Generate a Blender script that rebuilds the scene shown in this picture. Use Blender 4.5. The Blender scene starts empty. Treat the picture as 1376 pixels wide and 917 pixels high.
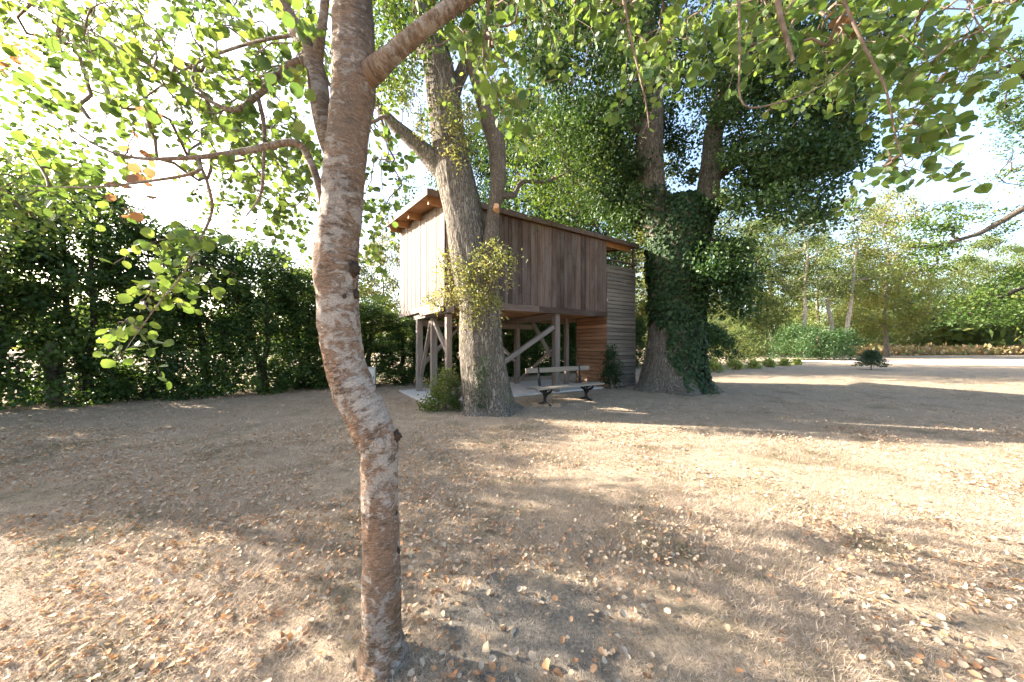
import bpy, bmesh, math, random
import numpy as np
from mathutils import Vector, Matrix, noise

# ------------------------------------------------------------------ camera, sky, sun, exposure
SC = bpy.context.scene
COL = SC.collection
F, CX, CY, EYE = 440.0, 688.0, 465.0, 1.5          # focal length in photo pixels, principal column, horizon row, eye height
cam_d = bpy.data.cameras.new('camera')
cam_d.sensor_width = 36.0
cam_d.lens = F / 1376.0 * 36.0
cam_d.shift_y = (CY - 458.5) / 1376.0
cam_d.clip_start = 0.05
cam_d.clip_end = 2000
cam = bpy.data.objects.new('camera', cam_d)
COL.objects.link(cam)
cam.location = (0, 0, EYE)
cam.rotation_euler = (math.radians(90), 0, 0)
SC.camera = cam

SUN_EL = 25.0
SUN_DIR = np.array([-0.972, 0.235])                # towards the sun, on the ground plane
SUN_AZ = math.atan2(SUN_DIR[0], SUN_DIR[1])
world = bpy.data.worlds.new('World')
SC.world = world
world.use_nodes = True
wn = world.node_tree.nodes
wl = world.node_tree.links
sky = wn.new('ShaderNodeTexSky')
sky.sky_type = 'NISHITA'
sky.sun_disc = False
sky.sun_elevation = math.radians(SUN_EL)
sky.sun_rotation = SUN_AZ
sky.air_density = 1.0
sky.dust_density = 3.0
sky.ozone_density = 1.0
wn['Background'].inputs['Strength'].default_value = 0.108
wl.new(sky.outputs['Color'], wn['Background'].inputs['Color'])
sun_d = bpy.data.lights.new('sun', 'SUN')
sun_d.energy = 5.0
sun_d.angle = math.radians(0.5)
sun_d.color = (1.0, 0.91, 0.80)
sun = bpy.data.objects.new('sun', sun_d)
COL.objects.link(sun)
sd = Vector((SUN_DIR[0] * math.cos(math.radians(SUN_EL)), SUN_DIR[1] * math.cos(math.radians(SUN_EL)), math.sin(math.radians(SUN_EL))))
sun.rotation_euler = sd.to_track_quat('Z', 'Y').to_euler()
sun.location = (-30, 8, 30)
SC.view_settings.view_transform = 'Standard'
SC.view_settings.look = 'None'
SC.view_settings.gamma = 1.0
SC.view_settings.use_curve_mapping = False
SC.view_settings.exposure = 2.68
SC.render.engine = 'CYCLES'
cy = SC.cycles
cy.use_denoising = True
cy.use_adaptive_sampling = True
cy.adaptive_threshold = 0.02
cy.max_bounces = 7
cy.diffuse_bounces = 4
cy.glossy_bounces = 2
cy.transmission_bounces = 4
cy.transparent_max_bounces = 4
cy.caustics_reflective = False
cy.caustics_refractive = False
cy.sample_clamp_indirect = 8.0

# ------------------------------------------------------------------ helpers
def P(px, py, Y):
    return np.array([(px - CX) / F * Y, Y, EYE + (CY - py) / F * Y])

def tag(o, label=None, cat=None, group=None, kind=None):
    if label: o['label'] = label
    if cat: o['category'] = cat
    if group: o['group'] = group
    if kind: o['kind'] = kind
    return o

def link(o, parent=None):
    COL.objects.link(o)
    if parent is not None: o.parent = parent
    return o

def empty(name, loc=(0, 0, 0), rz=0.0):
    o = bpy.data.objects.new(name, None)
    o.empty_display_size = 0.2
    o.location = loc
    o.rotation_euler = (0, 0, rz)
    return link(o)

def np_mesh(name, verts, faces, mat, smooth=False, attrs=None, uv=None):
    """faces: (M,k) int array, every face k corners"""
    verts = np.asarray(verts, dtype=np.float32)
    faces = np.asarray(faces, dtype=np.int32)
    me = bpy.data.meshes.new(name)
    M, k = faces.shape
    me.vertices.add(len(verts))
    me.vertices.foreach_set('co', verts.ravel())
    me.loops.add(M * k)
    me.loops.foreach_set('vertex_index', faces.ravel())
    me.polygons.add(M)
    me.polygons.foreach_set('loop_start', np.arange(0, M * k, k, dtype=np.int32))
    me.polygons.foreach_set('loop_total', np.full(M, k, dtype=np.int32))
    if smooth:
        me.polygons.foreach_set('use_smooth', np.ones(M, dtype=bool))
    if attrs:
        for n, a in attrs.items():
            at = me.attributes.new(n, 'FLOAT', 'POINT')
            at.data.foreach_set('value', np.asarray(a, dtype=np.float32))
    if uv is not None:
        l = me.uv_layers.new(name='UVMap')
        l.data.foreach_set('uv', np.asarray(uv, dtype=np.float32).ravel())
    me.update(calc_edges=True)
    me.materials.append(mat)
    return me

def obj(name, me, parent=None, loc=None):
    o = bpy.data.objects.new(name, me)
    if loc is not None: o.location = loc
    return link(o, parent)

def copy_tree(o, parent=None):
    c = o.copy()
    link(c, parent)
    for ch in list(o.children):
        copy_tree(ch, c)
    return c

class MB:
    """collects quads / tris with uv into one mesh"""
    def __init__(self):
        self.v, self.f, self.uv = [], [], []
        self.n = 0
    def add(self, v, f, uv=None):
        v = np.asarray(v, float); f = np.asarray(f, int)
        self.v.append(v); self.f.append(f + self.n)
        self.uv.append(np.zeros((f.size, 2)) if uv is None else np.asarray(uv).reshape(-1, 2))
        self.n += len(v)
    def tube(self, pts, rad, seg=8, rfun=None, seam=(0, 1, 0), cap=False):
        pts = np.asarray(pts, float); rad = np.asarray(rad, float)
        n = len(pts)
        tang = np.gradient(pts, axis=0)
        tang /= np.linalg.norm(tang, axis=1)[:, None] + 1e-9
        ref = np.array(seam, float)
        rings = []
        ang = np.linspace(0, 2 * math.pi, seg, endpoint=False)
        acc = np.concatenate([[0], np.cumsum(np.linalg.norm(np.diff(pts, axis=0), axis=1))])
        for i in range(n):
            t = tang[i]
            a = ref - t * ref.dot(t)
            if np.linalg.norm(a) < 1e-3:
                a = np.array([1, 0.2, 0.1]) - t * np.dot([1, 0.2, 0.1], t)
            a /= np.linalg.norm(a)
            ref = a
            b = np.cross(t, a)
            r = np.full(seg, rad[i])
            if rfun is not None:
                r = r * rfun(ang, acc[i], i / (n - 1))
            rings.append(pts[i] + (np.cos(ang) * r)[:, None] * a + (np.sin(ang) * r)[:, None] * b)
        v = np.concatenate(rings)
        i0 = np.arange(n - 1)[:, None] * seg
        j = np.arange(seg)[None, :]; j2 = (j + 1) % seg
        f = np.stack([i0 + j, i0 + j2, i0 + seg + j2, i0 + seg + j], -1).reshape(-1, 4)
        circ = 2 * math.pi * rad
        u0 = (j / seg) * np.ones((n - 1, 1)); u1 = ((j + 1) / seg) * np.ones((n - 1, 1))
        va = acc[:-1, None] * np.ones((1, seg)); vb = acc[1:, None] * np.ones((1, seg))
        c0 = circ.mean()
        uv = np.stack([np.stack([u0 * c0, va], -1), np.stack([u1 * c0, va], -1), np.stack([u1 * c0, vb], -1), np.stack([u0 * c0, vb], -1)], 2).reshape(-1, 2)
        self.add(v, f, uv)
        if cap:
            for ring, c in ((v[:seg], pts[0]), (v[-seg:], pts[-1])):
                vv = np.concatenate([ring, c[None]])
                ff = np.array([[k, (k + 1) % seg, seg, seg] for k in range(seg)])
                # degenerate quad avoided: pair the fan two by two
                ff = np.array([[k, (k + 1) % seg, (k + 2) % seg, seg] for k in range(0, seg - 1, 2)]) if seg % 2 == 0 else ff
                self.add(vv, ff)
    def box(self, x0, x1, y0, y1, z0, z1):
        v = [(x0, y0, z0), (x1, y0, z0), (x1, y1, z0), (x0, y1, z0), (x0, y0, z1), (x1, y0, z1), (x1, y1, z1), (x0, y1, z1)]
        f = [(0, 3, 2, 1), (4, 5, 6, 7), (0, 1, 5, 4), (1, 2, 6, 5), (2, 3, 7, 6), (3, 0, 4, 7)]
        self.add(v, f)
    def mesh(self, name, mat, smooth=True):
        return np_mesh(name, np.concatenate(self.v), np.concatenate(self.f), mat, smooth, uv=np.concatenate(self.uv))

def smooth_path(pts, n):
    """Catmull-Rom through rows of any width"""
    pts = np.asarray(pts, float)
    p = np.vstack([2 * pts[0] - pts[1], pts, 2 * pts[-1] - pts[-2]])
    m = len(pts) - 1
    out = []
    for s in np.linspace(0, m - 1e-6, n):
        i = int(s); t = s - i
        a, b, c, d = p[i], p[i + 1], p[i + 2], p[i + 3]
        out.append(0.5 * ((2 * b) + (c - a) * t + (2 * a - 5 * b + 4 * c - d) * t * t + (3 * b - a - 3 * c + d) * t ** 3))
    return np.array(out)

def chamfer_box(name, sx, sy, sz, mat, bev=0.006, jit=0.0, seed=0):
    """box centred in x,y with its base at z=0"""
    bm = bmesh.new()
    bmesh.ops.create_cube(bm, size=1)
    for v in bm.verts:
        v.co = Vector((v.co.x * sx, v.co.y * sy, (v.co.z + 0.5) * sz))
    if jit:
        r = random.Random(seed)
        for v in bm.verts:
            v.co += Vector((r.uniform(-jit, jit), r.uniform(-jit, jit), r.uniform(-jit, jit)))
    if bev:
        bmesh.ops.bevel(bm, geom=list(bm.edges), offset=bev, segments=1, affect='EDGES')
    me = bpy.data.meshes.new(name)
    bm.to_mesh(me); bm.free()
    me.materials.append(mat)
    return me

def beam(name, a, b, w, h, mat, parent, bev=0.008):
    """squared timber from a to b (local to parent), width w, height h; its length runs along local z"""
    a = Vector(a); b = Vector(b); d = b - a
    me = chamfer_box(name, w, h, d.length, mat, bev)
    o = obj(name, me, parent, a)
    q = d.to_track_quat('Z', 'Y')
    o.rotation_euler = q.to_euler()
    return o

# ------------------------------------------------------------------ materials
def mat_new(name):
    m = bpy.data.materials.new(name)
    m.use_nodes = True
    nt = m.node_tree
    for n in list(nt.nodes): nt.nodes.remove(n)
    out = nt.nodes.new('ShaderNodeOutputMaterial')
    return m, nt, out

class NT:
    def __init__(self, nt): self.nt = nt
    def n(self, t, **kw):
        nd = self.nt.nodes.new('ShaderNode' + t)
        for k, v in kw.items(): setattr(nd, k, v)
        return nd
    def l(self, a, b): self.nt.links.new(a, b)
    def ramp(self, src, stops):
        r = self.n('ValToRGB')
        e = r.color_ramp.elements
        while len(e) < len(stops): e.new(0.5)
        for i, (p, c) in enumerate(stops):
            e[i].position = p
            e[i].color = (c[0], c[1], c[2], 1) if len(c) == 3 else c
        self.l(src, r.inputs['Fac'])
        return r.outputs['Color']
    def noise(self, vec, scale, detail=4, rough=0.55, dist=0.0, col=False):
        nd = self.n('TexNoise')
        nd.inputs['Scale'].default_value = scale
        nd.inputs['Detail'].default_value = detail
        nd.inputs['Roughness'].default_value = rough
        nd.inputs['Distortion'].default_value = dist
        if vec is not None: self.l(vec, nd.inputs['Vector'])
        return nd.outputs['Color' if col else 'Fac']
    def map(self, vec, scale=(1, 1, 1), loc=(0, 0, 0)):
        nd = self.n('Mapping')
        nd.inputs['Scale'].default_value = scale
        nd.inputs['Location'].default_value = loc
        self.l(vec, nd.inputs['Vector'])
        return nd.outputs['Vector']
    def mix(self, fac, a, b, mode='MIX'):
        nd = self.n('MixRGB', blend_type=mode)
        for s, i in ((fac, 'Fac'), (a, 'Color1'), (b, 'Color2')):
            if hasattr(s, 'is_linked'): self.l(s, nd.inputs[i])
            elif isinstance(s, (int, float)): nd.inputs[i].default_value = s if i == 'Fac' else (s, s, s, 1)
            else: nd.inputs[i].default_value = (s[0], s[1], s[2], 1)
        return nd.outputs['Color']
    def math(self, op, a, b=0.0, clamp=False):
        nd = self.n('Math', operation=op, use_clamp=clamp)
        for s, i in ((a, 0), (b, 1)):
            if hasattr(s, 'is_linked'): self.l(s, nd.inputs[i])
            else: nd.inputs[i].default_value = s
        return nd.outputs['Value']
    def step(self, v, a, b):
        nd = self.n('MapRange')
        nd.inputs['From Min'].default_value = a
        nd.inputs['From Max'].default_value = b
        self.l(v, nd.inputs['Value'])
        return nd.outputs['Result']
    def bsdf(self, out, color, rough=0.8, bump=None, bstr=0.5, bdist=0.01, spec=0.3, metal=0.0):
        b = self.n('BsdfPrincipled')
        if hasattr(color, 'is_linked'): self.l(color, b.inputs['Base Color'])
        else: b.inputs['Base Color'].default_value = (*color, 1)
        if hasattr(rough, 'is_linked'): self.l(rough, b.inputs['Roughness'])
        else: b.inputs['Roughness'].default_value = rough
        b.inputs['Specular IOR Level'].default_value = spec
        b.inputs['Metallic'].default_value = metal
        if bump is not None:
            bn = self.n('Bump')
            bn.inputs['Strength'].default_value = bstr
            bn.inputs['Distance'].default_value = bdist
            self.l(bump, bn.inputs['Height'])
            self.l(bn.outputs['Normal'], b.inputs['Normal'])
        if out is not None: self.l(b.outputs['BSDF'], out.inputs['Surface'])
        return b

def leaf_mat(name, stops, trans=0.45, rough=0.5, attr='rnd', spec=0.35, tboost=1.3, vein=False):
    m, nt, out = mat_new(name); g = NT(nt)
    if attr:
        a = g.n('Attribute', attribute_name=attr).outputs['Fac']
    else:
        a = g.n('ObjectInfo').outputs['Random']
    c = g.ramp(a, stops)
    geo = g.n('TexCoord')
    nz = g.noise(geo.outputs['Object'], 60, 2)
    c = g.mix(0.35, c, g.mix(nz, (0.75, 0.75, 0.75), (1.2, 1.2, 1.2)), 'MULTIPLY')
    b = g.bsdf(None, c, rough, spec=spec)
    t = g.n('BsdfTranslucent')
    tc = g.mix(1.0, c, (tboost * 1.22, tboost * 1.10, tboost * 0.66), 'MULTIPLY')
    g.l(tc, t.inputs['Color'])
    mx = g.n('MixShader'); mx.inputs['Fac'].default_value = trans
    g.l(b.outputs['BSDF'], mx.inputs[1]); g.l(t.outputs['BSDF'], mx.inputs[2])
    g.l(mx.outputs['Shader'], out.inputs['Surface'])
    return m

BROWN = (0.30, 0.13, 0.05)
M = {}
M['aspen_leaf'] = leaf_mat('aspen_leaf', [(0.0, (0.045, 0.090, 0.026)), (0.3, (0.085, 0.145, 0.036)), (0.7, (0.125, 0.185, 0.045)), (0.9, (0.175, 0.225, 0.06)), (0.945, (0.22, 0.23, 0.07)), (0.955, (0.26, 0.135, 0.07)), (1.0, (0.22, 0.12, 0.08))], 0.52, 0.45)
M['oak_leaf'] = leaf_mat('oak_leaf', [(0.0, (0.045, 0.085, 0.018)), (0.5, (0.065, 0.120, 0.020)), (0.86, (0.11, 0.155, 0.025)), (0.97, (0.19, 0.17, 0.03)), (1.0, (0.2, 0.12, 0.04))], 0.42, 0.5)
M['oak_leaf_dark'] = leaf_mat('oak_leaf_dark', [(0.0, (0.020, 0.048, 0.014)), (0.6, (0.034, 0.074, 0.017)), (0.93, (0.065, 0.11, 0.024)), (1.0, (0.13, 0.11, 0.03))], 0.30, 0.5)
M['shoot_leaf'] = leaf_mat('shoot_leaf', [(0.0, (0.11, 0.14, 0.035)), (0.6, (0.18, 0.19, 0.065)), (1.0, (0.27, 0.245, 0.12))], 0.42, 0.5)
M['hedge_leaf'] = leaf_mat('hedge_leaf', [(0.0, (0.025, 0.060, 0.018)), (0.6, (0.045, 0.090, 0.022)), (1.0, (0.10, 0.15, 0.03))], 0.40, 0.5)
M['far_leaf'] = leaf_mat('far_leaf', [(0.0, (0.075, 0.115, 0.035)), (0.6, (0.115, 0.155, 0.045)), (1.0, (0.19, 0.20, 0.06))], 0.42, 0.6)
M['far_leaf_yellow'] = leaf_mat('far_leaf_yellow', [(0.0, (0.11, 0.13, 0.03)), (0.6, (0.17, 0.18, 0.04)), (1.0, (0.27, 0.24, 0.07))], 0.42, 0.6)
M['ivy_leaf'] = leaf_mat('ivy_leaf', [(0.0, (0.014, 0.034, 0.012)), (0.7, (0.026, 0.056, 0.018)), (1.0, (0.06, 0.09, 0.03))], 0.15, 0.6, spec=0.2)
M['pale_leaf'] = leaf_mat('pale_leaf', [(0.0, (0.20, 0.27, 0.06)), (1.0, (0.36, 0.40, 0.12))], 0.35, 0.5)
M['bush_leaf'] = leaf_mat('bush_leaf', [(0.0, (0.022, 0.060, 0.020)), (1.0, (0.06, 0.115, 0.03))], 0.3, 0.45)
M['conifer_leaf'] = leaf_mat('conifer_leaf', [(0.0, (0.025, 0.055, 0.03)), (1.0, (0.06, 0.10, 0.045))], 0.15, 0.5)
M['litter'] = leaf_mat('litter', [(0.0, (0.44, 0.34, 0.24)), (0.42, (0.54, 0.43, 0.32)), (0.56, (0.38, 0.24, 0.145)), (0.72, (0.43, 0.235, 0.125)), (0.85, (0.24, 0.15, 0.09)), (1.0, (0.50, 0.42, 0.33))], 0.12, 0.8, spec=0.1)
M['fallen_leaf_tan'] = leaf_mat('fallen_leaf_tan', [(0.0, (0.36, 0.27, 0.18)), (1.0, (0.52, 0.41, 0.30))], 0.12, 0.8, attr=None, spec=0.12)
M['fallen_leaf_orange'] = leaf_mat('fallen_leaf_orange', [(0.0, (0.40, 0.19, 0.085)), (1.0, (0.47, 0.27, 0.14))], 0.15, 0.8, attr=None, spec=0.12)
M['fallen_leaf_brown'] = leaf_mat('fallen_leaf_brown', [(0.0, (0.20, 0.10, 0.05)), (1.0, (0.34, 0.18, 0.10))], 0.12, 0.8, attr=None, spec=0.12)
M['grass'] = leaf_mat('grass', [(0.0, (0.62, 0.48, 0.29)), (0.50, (0.55, 0.42, 0.24)), (0.78, (0.42, 0.33, 0.17)), (0.90, (0.26, 0.25, 0.10)), (1.0, (0.16, 0.19, 0.06))], 0.2, 0.7, attr='rnd', tboost=1.0)
M['bracken'] = leaf_mat('bracken', [(0.0, (0.30, 0.20, 0.10)), (0.6, (0.36, 0.27, 0.14)), (1.0, (0.20, 0.22, 0.08))], 0.25, 0.7)

def make_ground_mat():
    m, nt, out = mat_new('dry_lawn'); g = NT(nt)
    co = g.n('TexCoord').outputs['Object']
    big = g.noise(co, 0.35, 4)
    mid = g.noise(co, 3.0, 5, 0.6)
    fine = g.noise(co, 38.0, 6, 0.7, 0.6)
    fib = g.noise(g.map(co, (120, 30, 60)), 1.0, 3, 0.6, 1.5)
    c = g.ramp(fine, [(0.30, (0.07, 0.052, 0.036)), (0.45, (0.27, 0.205, 0.145)), (0.60, (0.45, 0.355, 0.26)), (0.75, (0.60, 0.49, 0.38))])
    c2 = g.ramp(fib, [(0.3, (0.17, 0.14, 0.095)), (0.55, (0.42, 0.335, 0.24)), (0.75, (0.58, 0.47, 0.36))])
    c = g.mix(0.5, c, c2)
    green = g.step(g.noise(co, 1.3, 5, 0.65), 0.52, 0.72)
    c = g.mix(g.math('MULTIPLY', green, 0.55), c, (0.17, 0.165, 0.095))
    ora = g.step(g.noise(co, 22.0, 2, 0.5), 0.66, 0.72)
    c = g.mix(g.math('MULTIPLY', ora, 0.45), c, (0.42, 0.23, 0.11))
    c = g.mix(0.5, c, g.mix(mid, (0.72, 0.72, 0.72), (1.28, 1.26, 1.22)), 'MULTIPLY')
    c = g.mix(0.45, c, g.mix(big, (0.75, 0.76, 0.74), (1.25, 1.23, 1.2)), 'MULTIPLY')
    # bare earth in front of the aspen
    mp = g.n('Mapping'); mp.inputs['Location'].default_value = (-0.08, -1.80, 0)
    g.l(co, mp.inputs['Vector'])
    sc = g.n('VectorMath', operation='MULTIPLY'); sc.inputs[1].default_value = (1 / 0.52, 1 / 0.40, 0)
    g.l(mp.outputs['Vector'], sc.inputs[0])
    ln = g.n('VectorMath', operation='LENGTH'); g.l(sc.outputs['Vector'], ln.inputs[0])
    edge = g.math('ADD', ln.outputs['Value'], g.math('MULTIPLY', g.math('SUBTRACT', g.noise(co, 4.0, 6, 0.7), 0.5), 3.2))
    mask = g.n('MapRange'); mask.inputs['From Min'].default_value = 1.05; mask.inputs['From Max'].default_value = 0.65
    g.l(edge, mask.inputs['Value'])
    soil = g.ramp(g.noise(co, 55, 6, 0.7), [(0.3, (0.11, 0.095, 0.075)), (0.55, (0.22, 0.195, 0.16)), (0.75, (0.31, 0.28, 0.24))])
    c = g.mix(mask.outputs['Result'], c, soil)
    h = g.math('ADD', g.math('MULTIPLY', fine, 0.7), g.math('ADD', fib, g.math('MULTIPLY', mid, 1.5)))
    g.bsdf(out, c, 0.95, h, 0.9, 0.03, 0.1)
    return m
M['lawn'] = make_ground_mat()

def make_aspen_bark():
    m, nt, out = mat_new('aspen_bark'); g = NT(nt)
    uv = g.n('TexCoord').outputs['UV']
    ob = g.n('TexCoord').outputs['Object']
    n1 = g.noise(ob, 5.0, 6, 0.65)
    c = g.ramp(n1, [(0.30, (0.135, 0.102, 0.080)), (0.44, (0.235, 0.158, 0.110)), (0.58, (0.31, 0.192, 0.122)), (0.74, (0.24, 0.19, 0.15))])
    fine = g.noise(g.map(uv, (38, 150, 1)), 1.0, 6, 0.75, 0.8)
    c = g.mix(0.9, c, g.ramp(fine, [(0.30, (0.30, 0.29, 0.28)), (0.5, (0.95, 0.95, 0.95)), (0.70, (1.75, 1.72, 1.68))]), 'MULTIPLY')
    # horizontal lenticels and cracks
    len_n = g.noise(g.map(uv, (40, 210, 1)), 1.0, 3, 0.6)
    len_m = g.step(len_n, 0.57, 0.66)
    c = g.mix(g.math('MULTIPLY', len_m, 0.55), c, (0.40, 0.335, 0.275))
    dark_n = g.step(g.math('ADD', g.noise(g.map(uv, (16, 60, 1), (3, 7, 0)), 1.0, 5, 0.7, 0.5), g.math('MULTIPLY', g.math('SUBTRACT', g.noise(g.map(uv, (3, 2, 1), (8, 1, 0)), 1.0, 4, 0.6), 0.5), 0.5)), 0.56, 0.68)
    c = g.mix(g.math('MULTIPLY', dark_n, 0.7), c, (0.060, 0.042, 0.032))
    # lichen blotches of several sizes
    reg = g.noise(g.map(uv, (1.2, 0.8, 1)), 3.0, 4, 0.6)
    regv = g.math('MULTIPLY', g.math('SUBTRACT', reg, 0.5), 0.75)
    l1 = g.step(g.math('ADD', g.noise(g.map(uv, (15, 24, 1), (1, 2, 0)), 1.0, 6, 0.68, 0.7), regv), 0.50, 0.56)
    l2 = g.step(g.math('ADD', g.noise(g.map(uv, (44, 66, 1), (5, 4, 0)), 1.0, 5, 0.7, 0.6), regv), 0.53, 0.60)
    lic = g.math('MAXIMUM', l1, g.math('MULTIPLY', l2, 0.8))
    lic_c = g.ramp(g.noise(uv, 110, 5, 0.7), [(0.3, (0.30, 0.26, 0.22)), (0.5, (0.48, 0.425, 0.37)), (0.72, (0.66, 0.60, 0.53))])
    c = g.mix(g.math('MULTIPLY', lic, 0.82), c, lic_c)
    sx = g.n('SeparateXYZ'); g.l(ob, sx.inputs[0])
    upm = g.step(sx.outputs['Z'], 1.5, 2.7)
    c = g.mix(g.math('MULTIPLY', upm, 0.30), c, g.mix(fine, (0.085, 0.068, 0.052), (0.30, 0.25, 0.20)))
    moss = g.math('MULTIPLY', g.step(sx.outputs['Z'], 0.5, 0.0), g.step(g.noise(ob, 18, 5, 0.7), 0.45, 0.60))
    c = g.mix(g.math('MULTIPLY', moss, 0.6), c, (0.09, 0.085, 0.045))
    crack = g.noise(g.map(uv, (30, 18, 1)), 1.0, 6, 0.75, 0.6)
    h = g.math('ADD', g.math('MULTIPLY', fine, 1.2), g.math('ADD', g.math('MULTIPLY', lic, 0.35), g.math('SUBTRACT', g.math('MULTIPLY', crack, 1.2), g.math('MULTIPLY', dark_n, 0.6))))
    g.bsdf(out, c, 0.9, h, 1.0, 0.012, 0.15)
    return m
M['aspen_bark'] = make_aspen_bark()

def make_oak_bark(name, light, dark, sc=1.0):
    m, nt, out = mat_new(name); g = NT(nt)
    ob = g.n('TexCoord').outputs['Object']
    wob = g.noise(ob, 3.0 * sc, 3, col=True)
    v = g.mix(0.12, g.map(ob, (1, 1, 0.16)), wob, 'ADD')
    rid = g.noise(g.map(v, (24 * sc, 24 * sc, 24 * sc)), 1.0, 4, 0.55, 0.3)
    r = g.math('SUBTRACT', 1.0, g.math('MULTIPLY', g.math('ABSOLUTE', g.math('SUBTRACT', rid, 0.5)), 5.0), True)
    fine = g.noise(g.map(ob, (60, 60, 22)), 1.0, 5, 0.65)
    c = g.ramp(g.math('SUBTRACT', 1.0, r), [(0.0, dark), (0.38, [a * 0.5 + b * 0.5 for a, b in zip(dark, light)]), (0.85, light)])
    c = g.mix(0.7, c, g.mix(fine, (0.5, 0.5, 0.5), (1.45, 1.45, 1.42)), 'MULTIPLY')
    mossm = g.step(g.noise(ob, 1.6, 4), 0.56, 0.72)
    c = g.mix(g.math('MULTIPLY', mossm, 0.45), c, (0.13, 0.13, 0.07))
    h = g.math('ADD', g.math('MULTIPLY', g.math('SUBTRACT', 1.0, r), 1.0), g.math('MULTIPLY', fine, 0.5))
    g.bsdf(out, c, 0.92, h, 1.0, 0.03, 0.15)
    return m
M['oak_bark'] = make_oak_bark('oak_bark', (0.33, 0.285, 0.23), (0.075, 0.06, 0.045))
M['oak_limb_bark'] = make_oak_bark('oak_limb_bark', (0.29, 0.235, 0.175), (0.10, 0.075, 0.055), 1.6)
M['far_bark'] = make_oak_bark('far_bark', (0.30, 0.25, 0.20), (0.11, 0.09, 0.07))
M['pale_bark'] = make_oak_bark('pale_bark', (0.55, 0.50, 0.43), (0.22, 0.18, 0.14))
M['dark_bark'] = make_oak_bark('dark_bark', (0.13, 0.105, 0.08), (0.04, 0.032, 0.025))

def make_twig():
    m, nt, out = mat_new('twig_bark'); g = NT(nt)
    ob = g.n('TexCoord').outputs['Object']
    c = g.ramp(g.noise(ob, 25, 4), [(0.3, (0.10, 0.07, 0.05)), (0.7, (0.22, 0.165, 0.12))])
    g.bsdf(out, c, 0.85, g.noise(ob, 90, 4), 0.6, 0.004, 0.2)
    return m
M['twig'] = make_twig()

def wood(name, ca, cb, cc, knots=True, rough=0.85, grey=0.0, var=0.5):
    """timber: grain along the piece's local z, every piece its own tone"""
    m, nt, out = mat_new(name); g = NT(nt)
    ob = g.n('TexCoord').outputs['Object']
    oi = g.n('ObjectInfo').outputs['Random']
    off = g.n('CombineXYZ')
    g.l(g.math('MULTIPLY', oi, 61.0), off.inputs[0]); g.l(g.math('MULTIPLY', oi, 37.0), off.inputs[1]); g.l(g.math('MULTIPLY', oi, 93.0), off.inputs[2])
    v = g.n('VectorMath', operation='ADD'); g.l(ob, v.inputs[0]); g.l(off.outputs[0], v.inputs[1])
    vec = v.outputs['Vector']
    grain = g.noise(g.map(vec, (60, 60, 2.2)), 1.0, 6, 0.65, 0.8)
    broad = g.noise(g.map(vec, (9, 9, 0.9)), 1.0, 4, 0.6, 0.4)
    c = g.ramp(g.math('ADD', g.math('MULTIPLY', grain, 0.55), g.math('MULTIPLY', broad, 0.45)), [(0.34, ca), (0.5, cb), (0.66, cc)])
    tone = g.mix(oi, (1 - var * 0.6,) * 3, (1 + var * 0.6,) * 3)
    c = g.mix(1.0, c, tone, 'MULTIPLY')
    if grey:
        wet = g.step(g.noise(g.map(vec, (2, 2, 1.0)), 1.0, 4), 0.42, 0.68)
        c = g.mix(g.math('MULTIPLY', wet, grey), c, (0.17, 0.15, 0.135))
    if knots:
        vo = g.n('TexVoronoi'); vo.inputs['Scale'].default_value = 1.0
        g.l(g.map(vec, (9, 9, 3.2)), vo.inputs['Vector'])
        k = g.step(vo.outputs['Distance'], 0.17, 0.08)
        c = g.mix(g.math('MULTIPLY', k, 0.8), c, (0.045, 0.028, 0.02))
    h = g.math('ADD', grain, g.math('MULTIPLY', broad, 0.4))
    g.bsdf(out, c, rough, h, 0.5, 0.006, 0.25)
    return m
M['plank'] = wood('weathered_plank', (0.055, 0.035, 0.026), (0.102, 0.067, 0.050), (0.160, 0.115, 0.090), True, 0.85, 0.45, 0.7)
M['plank_sun'] = wood('sunlit_plank', (0.095, 0.068, 0.054), (0.14, 0.105, 0.085), (0.195, 0.155, 0.128), True, 0.85, 0.15, 0.3)  # paler copy of the plank wood, sunlight on the left side put into its colour
M['timber'] = wood('oak_timber', (0.12, 0.092, 0.074), (0.20, 0.16, 0.13), (0.29, 0.24, 0.20), False, 0.85, 0.35, 0.3)
M['soffit'] = wood('soffit_board', (0.27, 0.13, 0.055), (0.37, 0.19, 0.085), (0.46, 0.26, 0.13), True, 0.75, 0.0, 0.25)
M['slat'] = wood('weathered_slat', (0.11, 0.09, 0.07), (0.175, 0.15, 0.115), (0.24, 0.205, 0.165), False, 0.9, 0.4, 0.5)
M['slat_red'] = wood('reddish_slat', (0.19, 0.095, 0.05), (0.29, 0.15, 0.08), (0.36, 0.21, 0.12), False, 0.85, 0.05, 0.4)
M['bench_wood'] = wood('bench_wood', (0.17, 0.135, 0.10), (0.25, 0.205, 0.155), (0.32, 0.27, 0.21), False, 0.8, 0.2, 0.25)
M['post_dark'] = wood('dark_post', (0.05, 0.04, 0.03), (0.09, 0.07, 0.055), (0.13, 0.11, 0.09), False, 0.9, 0.2, 0.3)

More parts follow.
